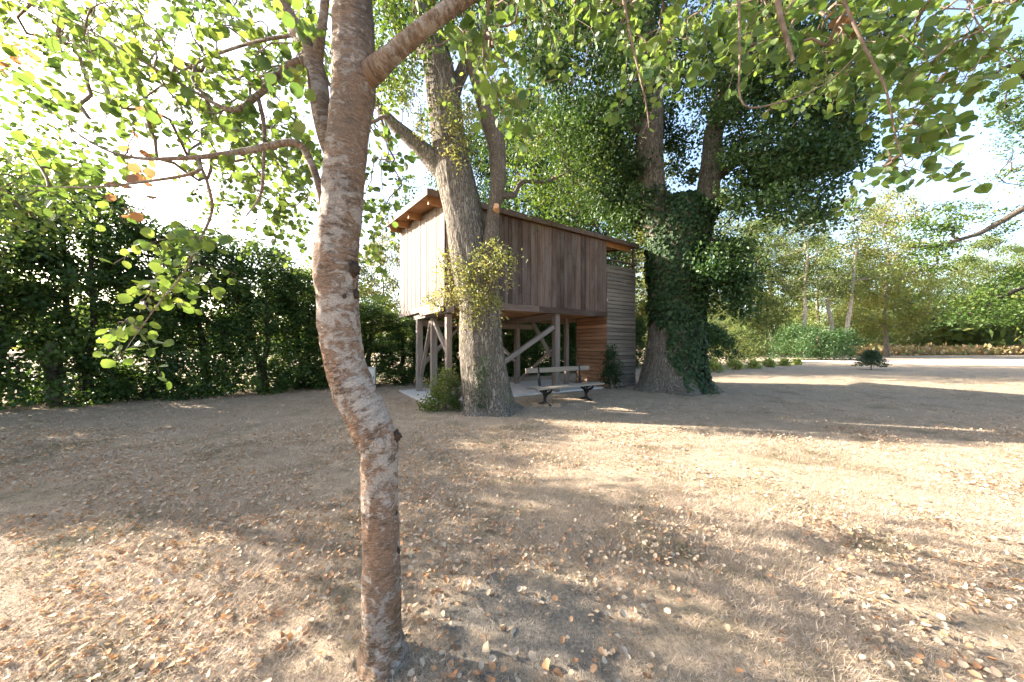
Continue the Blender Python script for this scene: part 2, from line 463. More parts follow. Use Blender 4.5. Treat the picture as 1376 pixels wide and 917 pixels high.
def plain(name, col, rough=0.7, nscale=8, amp=0.25, metal=0.0, bump=0.3, bd=0.004, spec=0.3):
    m, nt, out = mat_new(name); g = NT(nt)
    ob = g.n('TexCoord').outputs['Object']
    n = g.noise(ob, nscale, 6, 0.65)
    c = g.mix(n, [x * (1 - amp) for x in col], [min(1, x * (1 + amp)) for x in col])
    g.bsdf(out, c, rough, g.noise(ob, nscale * 6, 4), bump, bd, spec, metal)
    return m
M['iron'] = plain('cast_iron', (0.018, 0.018, 0.02), 0.5, 20, 0.4, 0.3)
M['concrete'] = plain('concrete', (0.46, 0.43, 0.385), 0.9, 5, 0.25, bump=0.5)
M['roofing'] = plain('roofing_felt', (0.10, 0.105, 0.07), 0.95, 6, 0.5, bump=0.8, bd=0.02)
M['painted'] = plain('painted_panel', (0.62, 0.60, 0.56), 0.5, 3, 0.1)
M['knot'] = plain('bark_knot', (0.055, 0.038, 0.028), 0.95, 40, 0.6, bump=0.9, bd=0.01)
M['cut_wood'] = plain('cut_wood', (0.50, 0.28, 0.14), 0.8, 30, 0.3)
M['gravel'] = plain('pale_gravel', (0.50, 0.44, 0.37), 0.95, 2, 0.2, bump=0.6, bd=0.01)
M['stone'] = plain('pebble', (0.40, 0.36, 0.31), 0.85, 20, 0.3)
M['hill'] = plain('far_hill', (0.10, 0.14, 0.10), 1.0, 0.05, 0.3, bump=0.0)

# ------------------------------------------------------------------ leaves and branching
TM_ROUND = (np.array([[0, 0, 0], [0.34, 0.14, 0.05], [0.50, 0.42, 0.07], [0.38, 0.76, 0.04], [0, 1.0, -0.04], [-0.38, 0.76, 0.04], [-0.50, 0.42, 0.07], [-0.34, 0.14, 0.05], [0, 0.48, -0.01]]),
            np.array([[0, 1, 8], [1, 2, 8], [2, 3, 8], [3, 4, 8], [4, 5, 8], [5, 6, 8], [6, 7, 8], [7, 0, 8]]))
TM_HEX = (np.array([[0, 0, 0], [0.27, 0.30, 0.07], [0.25, 0.72, 0.05], [0, 1, -0.05], [-0.25, 0.72, 0.05], [-0.27, 0.30, 0.07]]),
          np.array([[0, 1, 2, 3], [0, 3, 4, 5]]))
TM_DIA = (np.array([[0, 0, 0], [0.33, 0.48, 0.06], [0, 1, 0], [-0.33, 0.48, 0.06]]), np.array([[0, 1, 2], [0, 2, 3]]))

def unit(a): return a / (np.linalg.norm(a, axis=-1, keepdims=True) + 1e-9)

def frames(rng, N, up=0.6, droop=0.3, out=None):
    n = rng.normal(size=(N, 3)); n[:, 2] += up
    n = unit(n)
    t = rng.normal(size=(N, 3)); t[:, 2] -= droop * 2
    if out is not None: t += out
    t = unit(t - n * (t * n).sum(1, keepdims=True))
    b = np.cross(t, n)
    return np.stack([b, t, n], axis=2)      # columns

def leaves_arrays(tm, pos, R, size, rnd):
    tv, tf = tm
    k = len(tv)
    v = pos[:, None, :] + np.einsum('nij,kj->nki', R, tv) * size[:, None, None]
    f = tf[None] + (np.arange(len(pos)) * k)[:, None, None]
    return v.reshape(-1, 3), f.reshape(-1, tf.shape[1]), np.repeat(rnd, k)

def leaves_mesh(name, tm, pos, R, size, rnd, mat):
    v, f, a = leaves_arrays(tm, pos, R, size, rnd)
    return np_mesh(name, v, f, mat, attrs={'rnd': a})

def in_poly(poly, x, y):
    poly = np.asarray(poly, float)
    c = np.zeros(len(x), bool)
    j = len(poly) - 1
    for i in range(len(poly)):
        xi, yi = poly[i]; xj, yj = poly[j]
        c ^= ((yi > y) != (yj > y)) & (x < (xj - xi) * (y - yi) / (yj - yi + 1e-12) + xi)
        j = i
    return c

def sample_poly(rng, poly, n, y0, y1, holes=()):
    """n points whose directions fall inside a photo polygon, at depths y0..y1"""
    poly = np.asarray(poly, float)
    out = []
    lo, hi = poly.min(0), poly.max(0)
    while len(out) < n:
        x = rng.uniform(lo[0], hi[0], 400); y = rng.uniform(lo[1], hi[1], 400)
        ok = in_poly(poly, x, y)
        for hx, hy, hr in holes:
            ok &= (x - hx) ** 2 + (y - hy) ** 2 > hr * hr
        for a, b in zip(x[ok], y[ok]):
            out.append(P(a, b, rng.uniform(y0, y1)))
    return np.array(out[:n])

def sample_ell(rng, c, r, n, shell=0.0):
    d = unit(rng.normal(size=(n, 3)))
    q = rng.uniform(shell ** 3, 1, n) ** (1 / 3)
    return np.array(c) + d * q[:, None] * np.array(r)

def grow_to(skel, targets, bal=0.25, jit=0.12, rng=None):
    """joins every target to the nearest branch already grown; returns nodes, parent index, subtree counts"""
    skel = np.asarray(skel, float)
    nodes = list(skel); par = [-1] * len(skel)
    plen = [0.0] * len(skel)
    T = np.asarray(targets, float)
    best = np.full(len(T), 1e9); bi = np.zeros(len(T), int)
    S = np.array(nodes)
    for i in range(len(T)):
        d = np.linalg.norm(S - T[i], axis=1); j = d.argmin(); best[i] = d[j]; bi[i] = j
    done = np.zeros(len(T), bool)
    idx = []
    for _ in range(len(T)):
        c = np.where(done, 1e9, best); i = int(c.argmin())
        done[i] = True
        j = int(bi[i])
        nodes.append(T[i]); par.append(j)
        d0 = np.linalg.norm(T[i] - nodes[j]); plen.append(plen[j] + d0)
        k = len(nodes) - 1
        nd = np.linalg.norm(T - T[i], axis=1) + bal * plen[k]
        up = (nd < best) & ~done
        best[up] = nd[up]; bi[up] = k
    cnt = np.zeros(len(nodes)); cnt[len(skel):] = 1
    for k in range(len(nodes) - 1, len(skel) - 1, -1):
        cnt[par[k]] += cnt[k]
    return np.array(nodes), par, cnt, len(skel)

def branch_tubes(mb, rng, nodes, par, cnt, ns, k, rmax, seg=5, sag=0.06, rskel=None):
    for i in range(ns, len(nodes)):
        a = nodes[par[i]]; b = nodes[i]
        L = np.linalg.norm(b - a)
        r1 = min(rmax, k * math.sqrt(cnt[i]) * 0.8 + k * 0.3)
        r0 = min(rmax, k * math.sqrt(cnt[i]) + k * 0.4)
        w = rng.normal(size=(2, 3)) * L * 0.07
        p = [a, a + (b - a) * 0.33 + w[0] + [0, 0, sag * L], a + (b - a) * 0.68 + w[1] + [0, 0, sag * L * 0.9], b]
        mb.tube(p, [r0, r0 * 0.9 + r1 * 0.1, r0 * 0.4 + r1 * 0.6, r1], seg)

def cluster_leaves(rng, centers, n, rad, flat=0.6):
    C = np.repeat(centers, n, axis=0)
    d = rng.normal(size=(len(C), 3)) * 0.55
    r = np.repeat(rng.uniform(0.65, 1.35, len(centers)) * rad, n)
    d[:, 2] *= flat
    return C + d * r[:, None]

def clump_rnd(rng, ncl, n, spread=0.25):
    base = rng.uniform(0, 1, ncl)
    r = np.repeat(base, n) * 0.6 + rng.uniform(0, 1, ncl * n) * 0.4
    return np.clip(r, 0, 1)

THETA = math.radians(32.7)
U = np.array([math.cos(THETA), math.sin(THETA)]); V = np.array([-math.sin(THETA), math.cos(THETA)])
C0 = np.array([-1.685, 8.33])
def W(u, v, z=0.0):
    p = C0 + U * u + V * v
    return np.array([p[0], p[1], z])

# ------------------------------------------------------------------ ground
def ground_z(x, y):
    return 0.02 * np.sin(x * 0.9 + 0.4) * np.cos(y * 0.7) * np.clip(1 - np.hypot(x, y) / 30, 0, 1)

def make_ground():
    # fine cells near the camera, coarse ones to the horizon
    def axis(c):
        a = np.concatenate([np.linspace(0, 14, 57), np.geomspace(15, 900, 26)])
        return np.unique(np.concatenate([-a, a])) + c
    xs = axis(0); ys = axis(3)
    X, Y = np.meshgrid(xs, ys)
    Z = ground_z(X, Y)
    v = np.stack([X, Y, Z], -1).reshape(-1, 3)
    nx, ny = len(xs), len(ys)
    i = np.arange(nx * ny).reshape(ny, nx)
    f = np.stack([i[:-1, :-1], i[:-1, 1:], i[1:, 1:], i[1:, :-1]], -1).reshape(-1, 4)
    o = obj('ground', np_mesh('ground', v, f, M['lawn'], True))
    tag(o, 'dry straw coloured lawn with patches of bare earth', kind='structure')
make_ground()

def strip(name, pts, z, mat, label):
    me = bpy.data.meshes.new(name)
    bm = bmesh.new()
    vs = [bm.verts.new((p[0], p[1], z)) for p in pts]
    bm.faces.new(vs)
    bm.to_mesh(me); bm.free()
    me.materials.append(mat)
    o = obj(name, me)
    tag(o, label, kind='structure')
    return o
strip('path', [(25, 31.0), (34, 26), (46, 23.5), (130, 22), (130, 37), (60, 36.5), (40, 35), (27, 32.5)], 0.012, M['gravel'], 'pale sandy track running past the far edge of the lawn')

# concrete pad under the tree house
pad_me = chamfer_box('pavement', 6.3, 3.05, 0.07, M['concrete'], 0.01)
pad = obj('pavement', pad_me)
pw = W(2.75, 1.58, -0.02)
pad.location = pw; pad.rotation_euler = (0, 0, THETA)
tag(pad, 'pale concrete pad laid under the tree house', kind='structure')

# ------------------------------------------------------------------ tree house
house = empty('tree_house', tuple(W(0, 0, 0)), THETA)
tag(house, 'brown plank cabin on timber posts with a sloping roof and slatted stair tower', 'tree house')
LU, LV, ZF = 5.93, 4.51, 2.70
ZR, SL = 5.30, 0.135                     # roof top at the front edge, rise per metre towards the back
def roof_top(v): return ZR + SL * (v + 0.15)
rh = random.Random(5)

def plank(name, w, t, h0, h1, mat, bev=0.004):
    """upright board; x width, y thickness, top sloping from h0 (x=-w/2) to h1 (x=+w/2)"""
    bm = bmesh.new()
    bmesh.ops.create_cube(bm, size=1)
    for v in bm.verts:
        top = v.co.z > 0
        v.co = Vector((v.co.x * w, v.co.y * t, ((h0 if v.co.x < 0 else h1) if top else 0)))
    bmesh.ops.bevel(bm, geom=list(bm.edges), offset=bev, segments=1, affect='EDGES')
    me = bpy.data.meshes.new(name); bm.to_mesh(me); bm.free()
    me.materials.append(mat)
    return me

# front wall (along u), boards of uneven width
u = 0.0
while u < LU - 0.02:
    w = rh.choice([0.10, 0.13, 0.15, 0.18, 0.21, 0.24])
    w = min(w, LU - u)
    if LU - u - w < 0.06: w = LU - u
    top = roof_top(0) - 0.15 - ZF
    o = obj('plank', plank('plank', w - 0.005, 0.024, top, top, M['plank']), house, (u + w / 2, rh.uniform(-0.026, -0.006), ZF + rh.uniform(-0.004, 0.004)))
    u += w
# left wall (along v), faces -u
v = 0.0
while v < LV - 0.02:
    w = min(rh.choice([0.14, 0.16, 0.19, 0.22]), LV - v)
    if LV - v - w < 0.06: w = LV - v
    h = [roof_top(q) - 0.15 - ZF for q in (v, v + w)]
    o = obj('plank', plank('plank', w - 0.005, 0.024, h[1], h[0], M['plank_sun']), house, (rh.uniform(-0.024, -0.008), v + w / 2, ZF))
    o.rotation_euler = (0, 0, -math.pi / 2)
    v += w
# inner core of the walls so that no light leaks: back and right walls as boarded panels
for k in range(30):
    w = LU / 30
    h = roof_top(LV) - 0.15 - ZF
    obj('plank', plank('plank', w - 0.004, 0.024, h, h, M['plank']), house, (k * w + w / 2, LV + 0.012, ZF))
for k in range(24):
    w = LV / 24
    h = [roof_top(q) - 0.15 - ZF for q in (k * w, (k + 1) * w)]
    o = obj('plank', plank('plank', w - 0.004, 0.024, h[1], h[0], M['plank']), house, (LU - 0.002, k * w + w / 2, ZF))
    o.rotation_euler = (0, 0, -math.pi / 2)
# corner post of the wall
beam('corner_post', (0.05, 0.055, ZF), (0.05, 0.055, roof_top(0) - 0.16), 0.08, 0.08, M['timber'], house)
# floor boards and rim boards
for k in range(22):
    w = LV / 22
    beam('floor_board', (0.03, k * w + w / 2, 2.60), (LU - 0.03, k * w + w / 2, 2.60), w - 0.006, 0.05, M['soffit'], house, 0.003)
beam('rim_board', (-0.03, -0.045, 2.60), (2.95, -0.045, 2.60), 0.04, 0.19, M['plank'], house)
beam('rim_board', (2.957, -0.045, 2.60), (LU + 0.02, -0.045, 2.60), 0.04, 0.19, M['plank'], house)
beam('rim_board', (-0.052, -0.02, 2.60), (-0.052, LV, 2.60), 0.04, 0.17, M['timber'], house)
# roof
def roof_piece(name, u0, u1, v0, v1, dz0, dz1, mat, bev=0.004):
    bm = bmesh.new()
    bmesh.ops.create_cube(bm, size=1)
    for q in bm.verts:
        uu = u0 if q.co.x < 0 else u1; vv = v0 if q.co.y < 0 else v1; zz = dz0 if q.co.z < 0 else dz1
        q.co = Vector((uu - u0, vv - v0, roof_top(vv) + zz - roof_top(v0)))
    if bev: bmesh.ops.bevel(bm, geom=list(bm.edges), offset=bev, segments=1, affect='EDGES')
    me = bpy.data.meshes.new(name); bm.to_mesh(me); bm.free(); me.materials.append(mat)
    return obj(name, me, house, (u0, v0, roof_top(v0)))
RU0, RU1, RV0, RV1 = -0.52, 7.52, -0.15, 4.75
roof = roof_piece('roof', RU0 + 0.01, RU1 - 0.01, RV0 + 0.012, RV1, -0.055, 0.0, M['roofing'])
nb = 34
for k in range(nb):                        # soffit boards run along the eaves
    a = RV0 + 0.03 + (RV1 - RV0 - 0.03) * k / nb; b = RV0 + 0.03 + (RV1 - RV0 - 0.03) * (k + 1) / nb
    o = roof_piece('soffit_board', RU0 + 0.03, RU1 - 0.03, a + 0.003, b - 0.003, -0.085, -0.058, M['soffit'], 0.0)
roof_piece('fascia', RU0 - 0.02, RU0 + 0.008, RV0 - 0.02, RV1, -0.15, 0.015, M['plank_sun'])
roof_piece('fascia', RU0 + 0.01, RU1, RV0 - 0.025, RV0 + 0.006, -0.14, 0.012, M['plank'])
roof_piece('fascia', RU1 - 0.006, RU1 + 0.022, RV0, RV1, -0.15, 0.015, M['plank'])
for vv in (0.12, 1.95, 3.30, 4.35):
    roof_piece('purlin', RU0 + 0.12, RU1 - 0.10, vv, vv + 0.10, -0.28, -0.088, M['soffit'])
for ch in list(house.children):            # boards, bargeboards and purlins belong to the roof
    if ch.name.split('.')[0] in ('soffit_board', 'fascia', 'purlin'):
        ch.parent = roof
        ch.location = ch.location - roof.location
# structure below the floor
def post(u, v, w, z1, mat='timber'):
    return beam('post', (u, v, 0.03), (u, v, z1), w, w, M[mat], house, 0.012)
post(0.12, 0.12, 0.15, 2.33)
post(0.16, 1.36, 0.17, 2.33)
post(0.10, 2.55, 0.18, 2.33)
post(3.76, 0.14, 0.20, 2.53)
post(3.90, 2.60, 0.18, 2.33)
post(5.35, 1.40, 0.15, 2.55)
beam('floor_beam', (0.10, -0.10, 2.44), (0.10, 2.9, 2.44), 0.19, 0.20, M['timber'], house)
beam('floor_beam', (-0.10, 0.0, 2.44), (-0.10, 1.75, 2.44), 0.10, 0.14, M['timber'], house)
beam('floor_beam', (3.76, 0.245, 2.44), (3.76, LV - 0.1, 2.44), 0.20, 0.20, M['timber'], house)
beam('floor_beam', (0.1, 2.60, 2.235), (4.6, 2.60, 2.235), 0.15, 0.19, M['timber'], house)
def brace(a, b, w=0.10): return beam('brace', a, b, w, w, M['timber'], house)
brace((0.12, 2.42, 0.55), (0.12, 1.46, 2.25))
brace((0.12, 0.22, 1.35), (0.12, 1.27, 2.25))
brace((0.22, 0.10, 0.12), (3.62, 0.10, 2.10), 0.13)
brace((3.70, 0.30, 1.15), (3.78, 1.40, 2.30))
brace((0.25, 2.60, 0.9), (1.5, 2.60, 2.14))
brace((3.80, 2.60, 0.9), (2.5, 2.60, 2.14))
brace((3.95, 2.52, 0.2), (3.95, 0.6, 1.35), 0.08)
# slatted stair tower beside the cabin
TU0, TU1, TV1, ZT = LU + 0.03, 7.54, 1.50, 4.45
def slat_wall(n0, n1, length, place, mat, wob=0.004):
    me = chamfer_box('slat', 0.022, 0.124, length, M[mat], 0.004)
    for k in range(n0, n1):
        o = obj('slat', me, house, place(k))
        yield o, k
PITCH = 0.1405
for o, k in slat_wall(0, 31, TU1 - TU0, lambda k: (TU0, -0.02 + rh.uniform(-0.004, 0.004), 0.10 + k * PITCH), 'slat'):
    o.rotation_euler = (0, math.pi / 2, 0); o.rotation_euler = Matrix(((0, 0, 1), (1, 0, 0), (0, 1, 0))).to_euler()
    o.rotation_euler.rotate_axis('X', rh.uniform(-0.006, 0.006))
for o, k in slat_wall(0, 18, TV1 - 0.02, lambda k: (TU0 + 0.0, 0.0, 0.10 + k * PITCH), 'slat_red'):
    o.rotation_euler = Matrix(((1, 0, 0), (0, 0, 1), (0, 1, 0))).to_euler() if False else Matrix(((-1, 0, 0), (0, 0, 1), (0, 1, 0))).to_euler()
for o, k in slat_wall(0, 31, TU1 - TU0, lambda k: (TU0, TV1 + 0.02, 0.10 + k * PITCH), 'slat'):
    o.rotation_euler = Matrix(((0, 0, 1), (1, 0, 0), (0, 1, 0))).to_euler()
for o, k in slat_wall(0, 31, TV1, lambda k: (TU1 + 0.015, 0.0, 0.10 + k * PITCH), 'slat'):
    o.rotation_euler = Matrix(((-1, 0, 0), (0, 0, 1), (0, 1, 0))).to_euler()
beam('handrail', (TU0, -0.02, ZT + 0.10), (TU1, -0.02, ZT + 0.10), 0.09, 0.05, M['plank'], house)
beam('handrail', (TU0, TV1 + 0.02, ZT + 0.10), (TU1, TV1 + 0.02, ZT + 0.10), 0.09, 0.05, M['plank'], house)
for (a, b, top) in ((TU1 - 0.05, 0.045, 5.2), (TU1 - 0.05, TV1 - 0.05, 5.3), (TU0 + 0.05, 0.05, 2.5), (TU0 + 0.75, 0.03, ZT), (TU0 + 0.05, TV1 - 0.05, 2.5), (TU0 + 0.75, TV1 - 0.03, ZT)):
    beam('tower_post', (a, b, 0.0), (a, b, top), 0.08, 0.08, M['plank'], house)
for k in range(9):                          # terrace floor at the head of the stair
    beam('floor_board', (TU0 + 0.05, 1.62 + k * 0.16 * 2, 2.60), (TU1, 1.62 + k * 0.16 * 2, 2.60), 0.30, 0.05, M['soffit'], house, 0.003)
for k in range(12):                         # winding steps inside the tower
    o = beam('step', (TU0 + 0.10 + k * 0.11, 0.10, 0.20 + k * 0.205), (TU0 + 0.10 + k * 0.11, TV1 - 0.10, 0.20 + k * 0.205), 0.24, 0.04, M['slat'], house, 0.004)

# ------------------------------------------------------------------ bench
bench = empty('garden_bench', (1.43, 8.66, 0.0), THETA)
tag(bench, 'wooden slat bench with black cast iron legs standing before the tree house', 'bench')
for k in range(4):
    y = -0.24 + k * 0.125
    o = beam('seat_slat', (-1.16, y, 0.455 - 0.012 * (k == 3)), (1.16, y, 0.455 - 0.012 * (k == 3)), 0.105, 0.038, M['bench_wood'], bench, 0.006)
o = beam('back_slat', (-1.12, 0.262, 0.865), (1.12, 0.262, 0.865), 0.13, 0.034, M['bench_wood'], bench, 0.006)
o.rotation_euler.rotate_axis('Z', math.pi / 2 - 0.15)
for sx in (-0.72, 0.72):
    mb = MB()
    def q(pts, r): mb.tube(smooth_path([(sx, a, b) for a, b in pts], 14), smooth_path([(x * 1.35,) for x in r], 14)[:, 0], 6, cap=True, seam=(1, 0, 0))
    q([(-0.20, 0.02), (-0.10, 0.045), (-0.02, 0.09), (-0.01, 0.16)], [0.022, 0.026, 0.03, 0.03])
    q([(0.20, 0.02), (0.10, 0.045), (0.0, 0.09), (-0.01, 0.16)], [0.022, 0.026, 0.03, 0.03])
    q([(-0.01, 0.12), (-0.01, 0.20), (-0.03, 0.26)], [0.034, 0.03, 0.03])
    q([(-0.02, 0.22), (-0.10, 0.30), (-0.22, 0.35), (-0.28, 0.43)], [0.032, 0.026, 0.022, 0.02])
    q([(-0.02, 0.22), (0.06, 0.30), (0.16, 0.35), (0.21, 0.45)], [0.032, 0.026, 0.024, 0.024])
    q([(-0.02, 0.24), (-0.02, 0.34), (-0.03, 0.43)], [0.02, 0.016, 0.02])
    q([(-0.13, 0.30), (-0.07, 0.36), (-0.13, 0.40), (-0.18, 0.36)], [0.013, 0.013, 0.012, 0.008])
    q([(0.09, 0.30), (0.04, 0.36), (0.09, 0.40), (0.14, 0.36)], [0.013, 0.013, 0.012, 0.008])
    q([(-0.29, 0.43), (-0.05, 0.425), (0.20, 0.43)], [0.016, 0.016, 0.018])
    q([(0.19, 0.43), (0.215, 0.52), (0.225, 0.66), (0.245, 0.80), (0.255, 0.94)], [0.026, 0.030, 0.024, 0.022, 0.018])
    q([(-0.21, 0.0), (-0.20, 0.02), (-0.20, 0.04)], [0.035, 0.032, 0.02])
    q([(0.21, 0.0), (0.20, 0.02), (0.20, 0.04)], [0.035, 0.032, 0.02])
    obj('leg', mb.mesh('leg', M['iron']), bench)

# ------------------------------------------------------------------ meter box, fence posts
cab_p = P(499.5, 521.5, 660 / 56.5)
cabinet = empty('utility_cabinet', (cab_p[0] - 0.06, cab_p[1], 0), math.radians(12))
tag(cabinet, 'small off white utility cabinet standing before the hedge', 'utility cabinet')
obj('body', chamfer_box('body', 0.38, 0.20, 0.68, M['painted'], 0.01), cabinet, (0, 0, 0.03))
cdoor = obj('door', chamfer_box('door', 0.34, 0.014, 0.58, M['painted'], 0.004), cabinet, (0, -0.108, 0.08))
obj('handle', chamfer_box('handle', 0.02, 0.018, 0.08, M['iron'], 0.004), cdoor, (0.13, -0.015, 0.26))
obj('cap', chamfer_box('cap', 0.42, 0.24, 0.035, M['painted'], 0.008), cabinet, (0, 0, 0.712))
obj('plinth', chamfer_box('plinth', 0.40, 0.22, 0.05, M['concrete'], 0.006), cabinet, (0, 0, -0.02))
for i, (px, py, top, w) in enumerate(((72.5, 546, 462, 0.20),)):
    Y = 660 / (py - CY)
    p = P(px, py, Y)
    fp = empty('fence_post', (p[0], p[1], 0), 0.5 + i)
    tag(fp, 'thick square dark wooden post standing in the hedge', 'post')
    hgt = EYE + (CY - top) / F * Y
    obj('shaft', chamfer_box('shaft', w, w, hgt, M['post_dark'], 0.015, 0.008, i), fp)
    obj('cap', chamfer_box('cap', w * 1.12, w * 1.12, 0.03, M['post_dark'], 0.01), fp, (0, 0, hgt - 0.005))

# ------------------------------------------------------------------ aspen in the foreground
rng = np.random.default_rng(11)
aspen = empty('aspen_tree', (-0.62, 1.57, 0))
tag(aspen, 'crooked aspen with blotched reddish bark and low leafy branches over the lawn', 'tree')

def px_path(rows, n):
    """rows px,py,width_px,Y -> world points and radii"""
    pts = np.array([np.append(P(a, b, d), w / F * d / 2 / math.hypot(1, (min(max(a, 0), 1376) - CX) / F)) for a, b, w, d in rows])
    s = smooth_path(pts, n)
    return s[:, :3], np.maximum(s[:, 3], 0.0008)

def child(name, me, parent):
    """mesh given in world coordinates becomes a part of an unrotated thing"""
    o = obj(name, me, parent)
    o.location = -parent.location
    return o

def bark_r(amp, fa, fl, seed, ridge=False):
    def f(ang, s, t):
        out = np.empty(len(ang))
        for i, a in enumerate(ang):
            q = noise.noise((math.cos(a) * fa + seed, math.sin(a) * fa, s * fl))
            q2 = noise.noise((math.cos(a) * fa * 2.7 + seed, math.sin(a) * fa * 2.7, s * fl * 2.7 + 9))
            out[i] = 1 + amp * (q + 0.5 * q2)
        return out
    return f

rows = [(511, 912, 124, 1.57), (512, 899, 92, 1.57), (513, 882, 70, 1.57), (513, 852, 56, 1.57), (513, 794, 53, 1.57), (512, 716, 50, 1.57), (510, 638, 50, 1.57), (510, 599, 52, 1.57),
        (505, 587, 56, 1.57), (492, 559, 58, 1.57), (475, 524, 58, 1.57), (464, 489, 57, 1.57), (456, 437, 58, 1.57), (453, 385, 59, 1.57), (451, 360, 62, 1.57), (454, 315, 60, 1.57),
        (459, 290, 57, 1.57), (463, 229, 58, 1.57), (470, 163, 56, 1.57), (476, 114, 60, 1.57), (476, 65, 59, 1.57), (473, 0, 56, 1.57), (468, -120, 50, 1.57), (474, -320, 42, 1.60), (470, -560, 30, 1.65), (480, -800, 18, 1.7)]
pts, rad = px_path(rows, 260)
mb = MB()
ab = bark_r(0.065, 3.0, 14.0, 3.1)
def aspen_r(ang, sl, t):
    k = max(0.0, 1 - sl / 0.22) ** 1.5
    return ab(ang, sl, t) + k * 0.22 * np.sin(ang * 4 + 0.9) + k * 0.10 * np.sin(ang * 7 + 2.0)
mb.tube(pts, rad, 56, aspen_r, seam=(0, 1, 0))
child('trunk', mb.mesh('trunk', M['aspen_bark']), aspen)
ASK = [pts[150::12]]
def limb(rows, n, seg, name='limb', seed=0, mat='aspen_bark', parent=aspen, skel=ASK, step=3, amp=0.06):
    p, r = px_path(rows, n)
    m = MB()
    m.tube(p, r, seg, bark_r(amp, 1.8, 7.0, seed) if amp else None, seam=(0, 1, 0.01))
    child(name, m.mesh(name, M[mat]), parent)
    if skel is not None: skel.append(p[2::step])
    return p
limb([(452, 225, 22, 1.60), (440, 185, 27, 1.63), (431, 145, 28, 1.66), (424, 95, 29, 1.70), (408, 58, 25, 1.72), (376, 0, 21, 1.75), (340, -80, 18, 1.8), (300, -220, 14, 1.9), (270, -380, 9, 2.0)], 70, 24, seed=2)
limb([(424, 92, 20, 1.70), (430, 55, 14, 1.70), (437, 0, 12, 1.72), (446, -110, 10, 1.8), (440, -260, 6, 1.9)], 30, 14, seed=3)
limb([(478, 118, 20, 1.57), (500, 98, 32, 1.54), (525, 76, 26, 1.50), (560, 45, 23, 1.46), (620, 0, 21, 1.42), (700, -55, 21, 1.42), (850, -115, 17, 1.45), (1000, -120, 14, 1.5), (1150, -110, 11, 1.55), (1300, -90, 8, 1.6), (1420, -60, 4, 1.6)], 90, 22, seed=4)
limb([(425, 76, 10, 1.70), (385, 90, 12, 1.66), (347, 128, 10, 1.62), (312, 148, 8, 1.58), (255, 120, 5, 1.55), (170, 70, 4, 1.5), (95, 28, 3, 1.5), (0, -10, 2, 1.5)], 44, 10, 'branch', 5)
limb([(434, 300, 6, 1.60), (431, 262, 10, 1.60), (417, 217, 11, 1.60), (395, 192, 11, 1.58), (330, 203, 10, 1.55), (260, 212, 8, 1.5), (180, 212, 6, 1.48), (120, 190, 4, 1.45), (50, 135, 2, 1.45)], 50, 10, 'branch', 6)
limb([(268, 211, 6, 1.5), (262, 232, 6, 1.5), (190, 245, 5, 1.5), (120, 252, 4, 1.5), (40, 250, 2, 1.5)], 26, 8, 'branch', 7)
limb([(346, 128, 7, 1.62), (355, 170, 6, 1.62), (354, 220, 5, 1.62), (350, 262, 4, 1.64), (330, 292, 2, 1.66)], 26, 8, 'branch', 8)
limb([(264, 211, 5, 1.5), (280, 250, 5, 1.53), (284, 288, 4.5, 1.58), (262, 335, 4, 1.62), (245, 370, 3.5, 1.65), (218, 402, 3, 1.66), (190, 440, 2, 1.66), (162, 480, 1.2, 1.66)], 34, 8, 'branch', 9)
limb([(400, 46, 6, 1.72), (330, 60, 5, 1.9), (255, 90, 4, 2.1), (180, 140, 3, 2.3), (120, 160, 2, 2.4)], 30, 7, 'branch', 10)
limb([(1035, -118, 12, 1.5), (1044, -30, 10, 1.47), (1047, 15, 9, 1.46), (1058, 55, 7, 1.46), (1066, 82, 5, 1.46)], 22, 10, 'branch', 11, 'twig')
limb([(1120, -112, 8, 1.55), (1128, -20, 6, 1.5), (1160, 60, 5, 1.48), (1190, 120, 4, 1.48), (1205, 190, 2.5, 1.5), (1218, 225, 1.5, 1.5)], 30, 7, 'branch', 12, 'twig')
limb([(985, -120, 6, 1.5), (992, -20, 4, 1.45), (994, 70, 3.5, 1.42), (997, 138, 3, 1.42), (1040, 140, 2.5, 1.42), (1110, 112, 2, 1.42), (1160, 65, 1.5, 1.42)], 30, 6, 'branch', 13, 'twig')
limb([(800, -98, 8, 1.44), (830, -30, 5, 1.5), (850, 60, 3.5, 1.55), (868, 140, 2, 1.58), (872, 172, 1.2, 1.58)], 24, 6, 'branch', 14, 'twig')
limb([(1250, -98, 6, 1.6), (1290, -20, 4, 1.55), (1320, 40, 3, 1.5), (1376, 90, 2, 1.5)], 22, 6, 'branch', 15, 'twig')
limb([(660, -28, 6, 1.42), (655, 20, 4, 1.5), (650, 80, 3, 1.55), (668, 130, 2, 1.6), (676, 160, 1.2, 1.6)], 22, 6, 'branch', 16, 'twig')

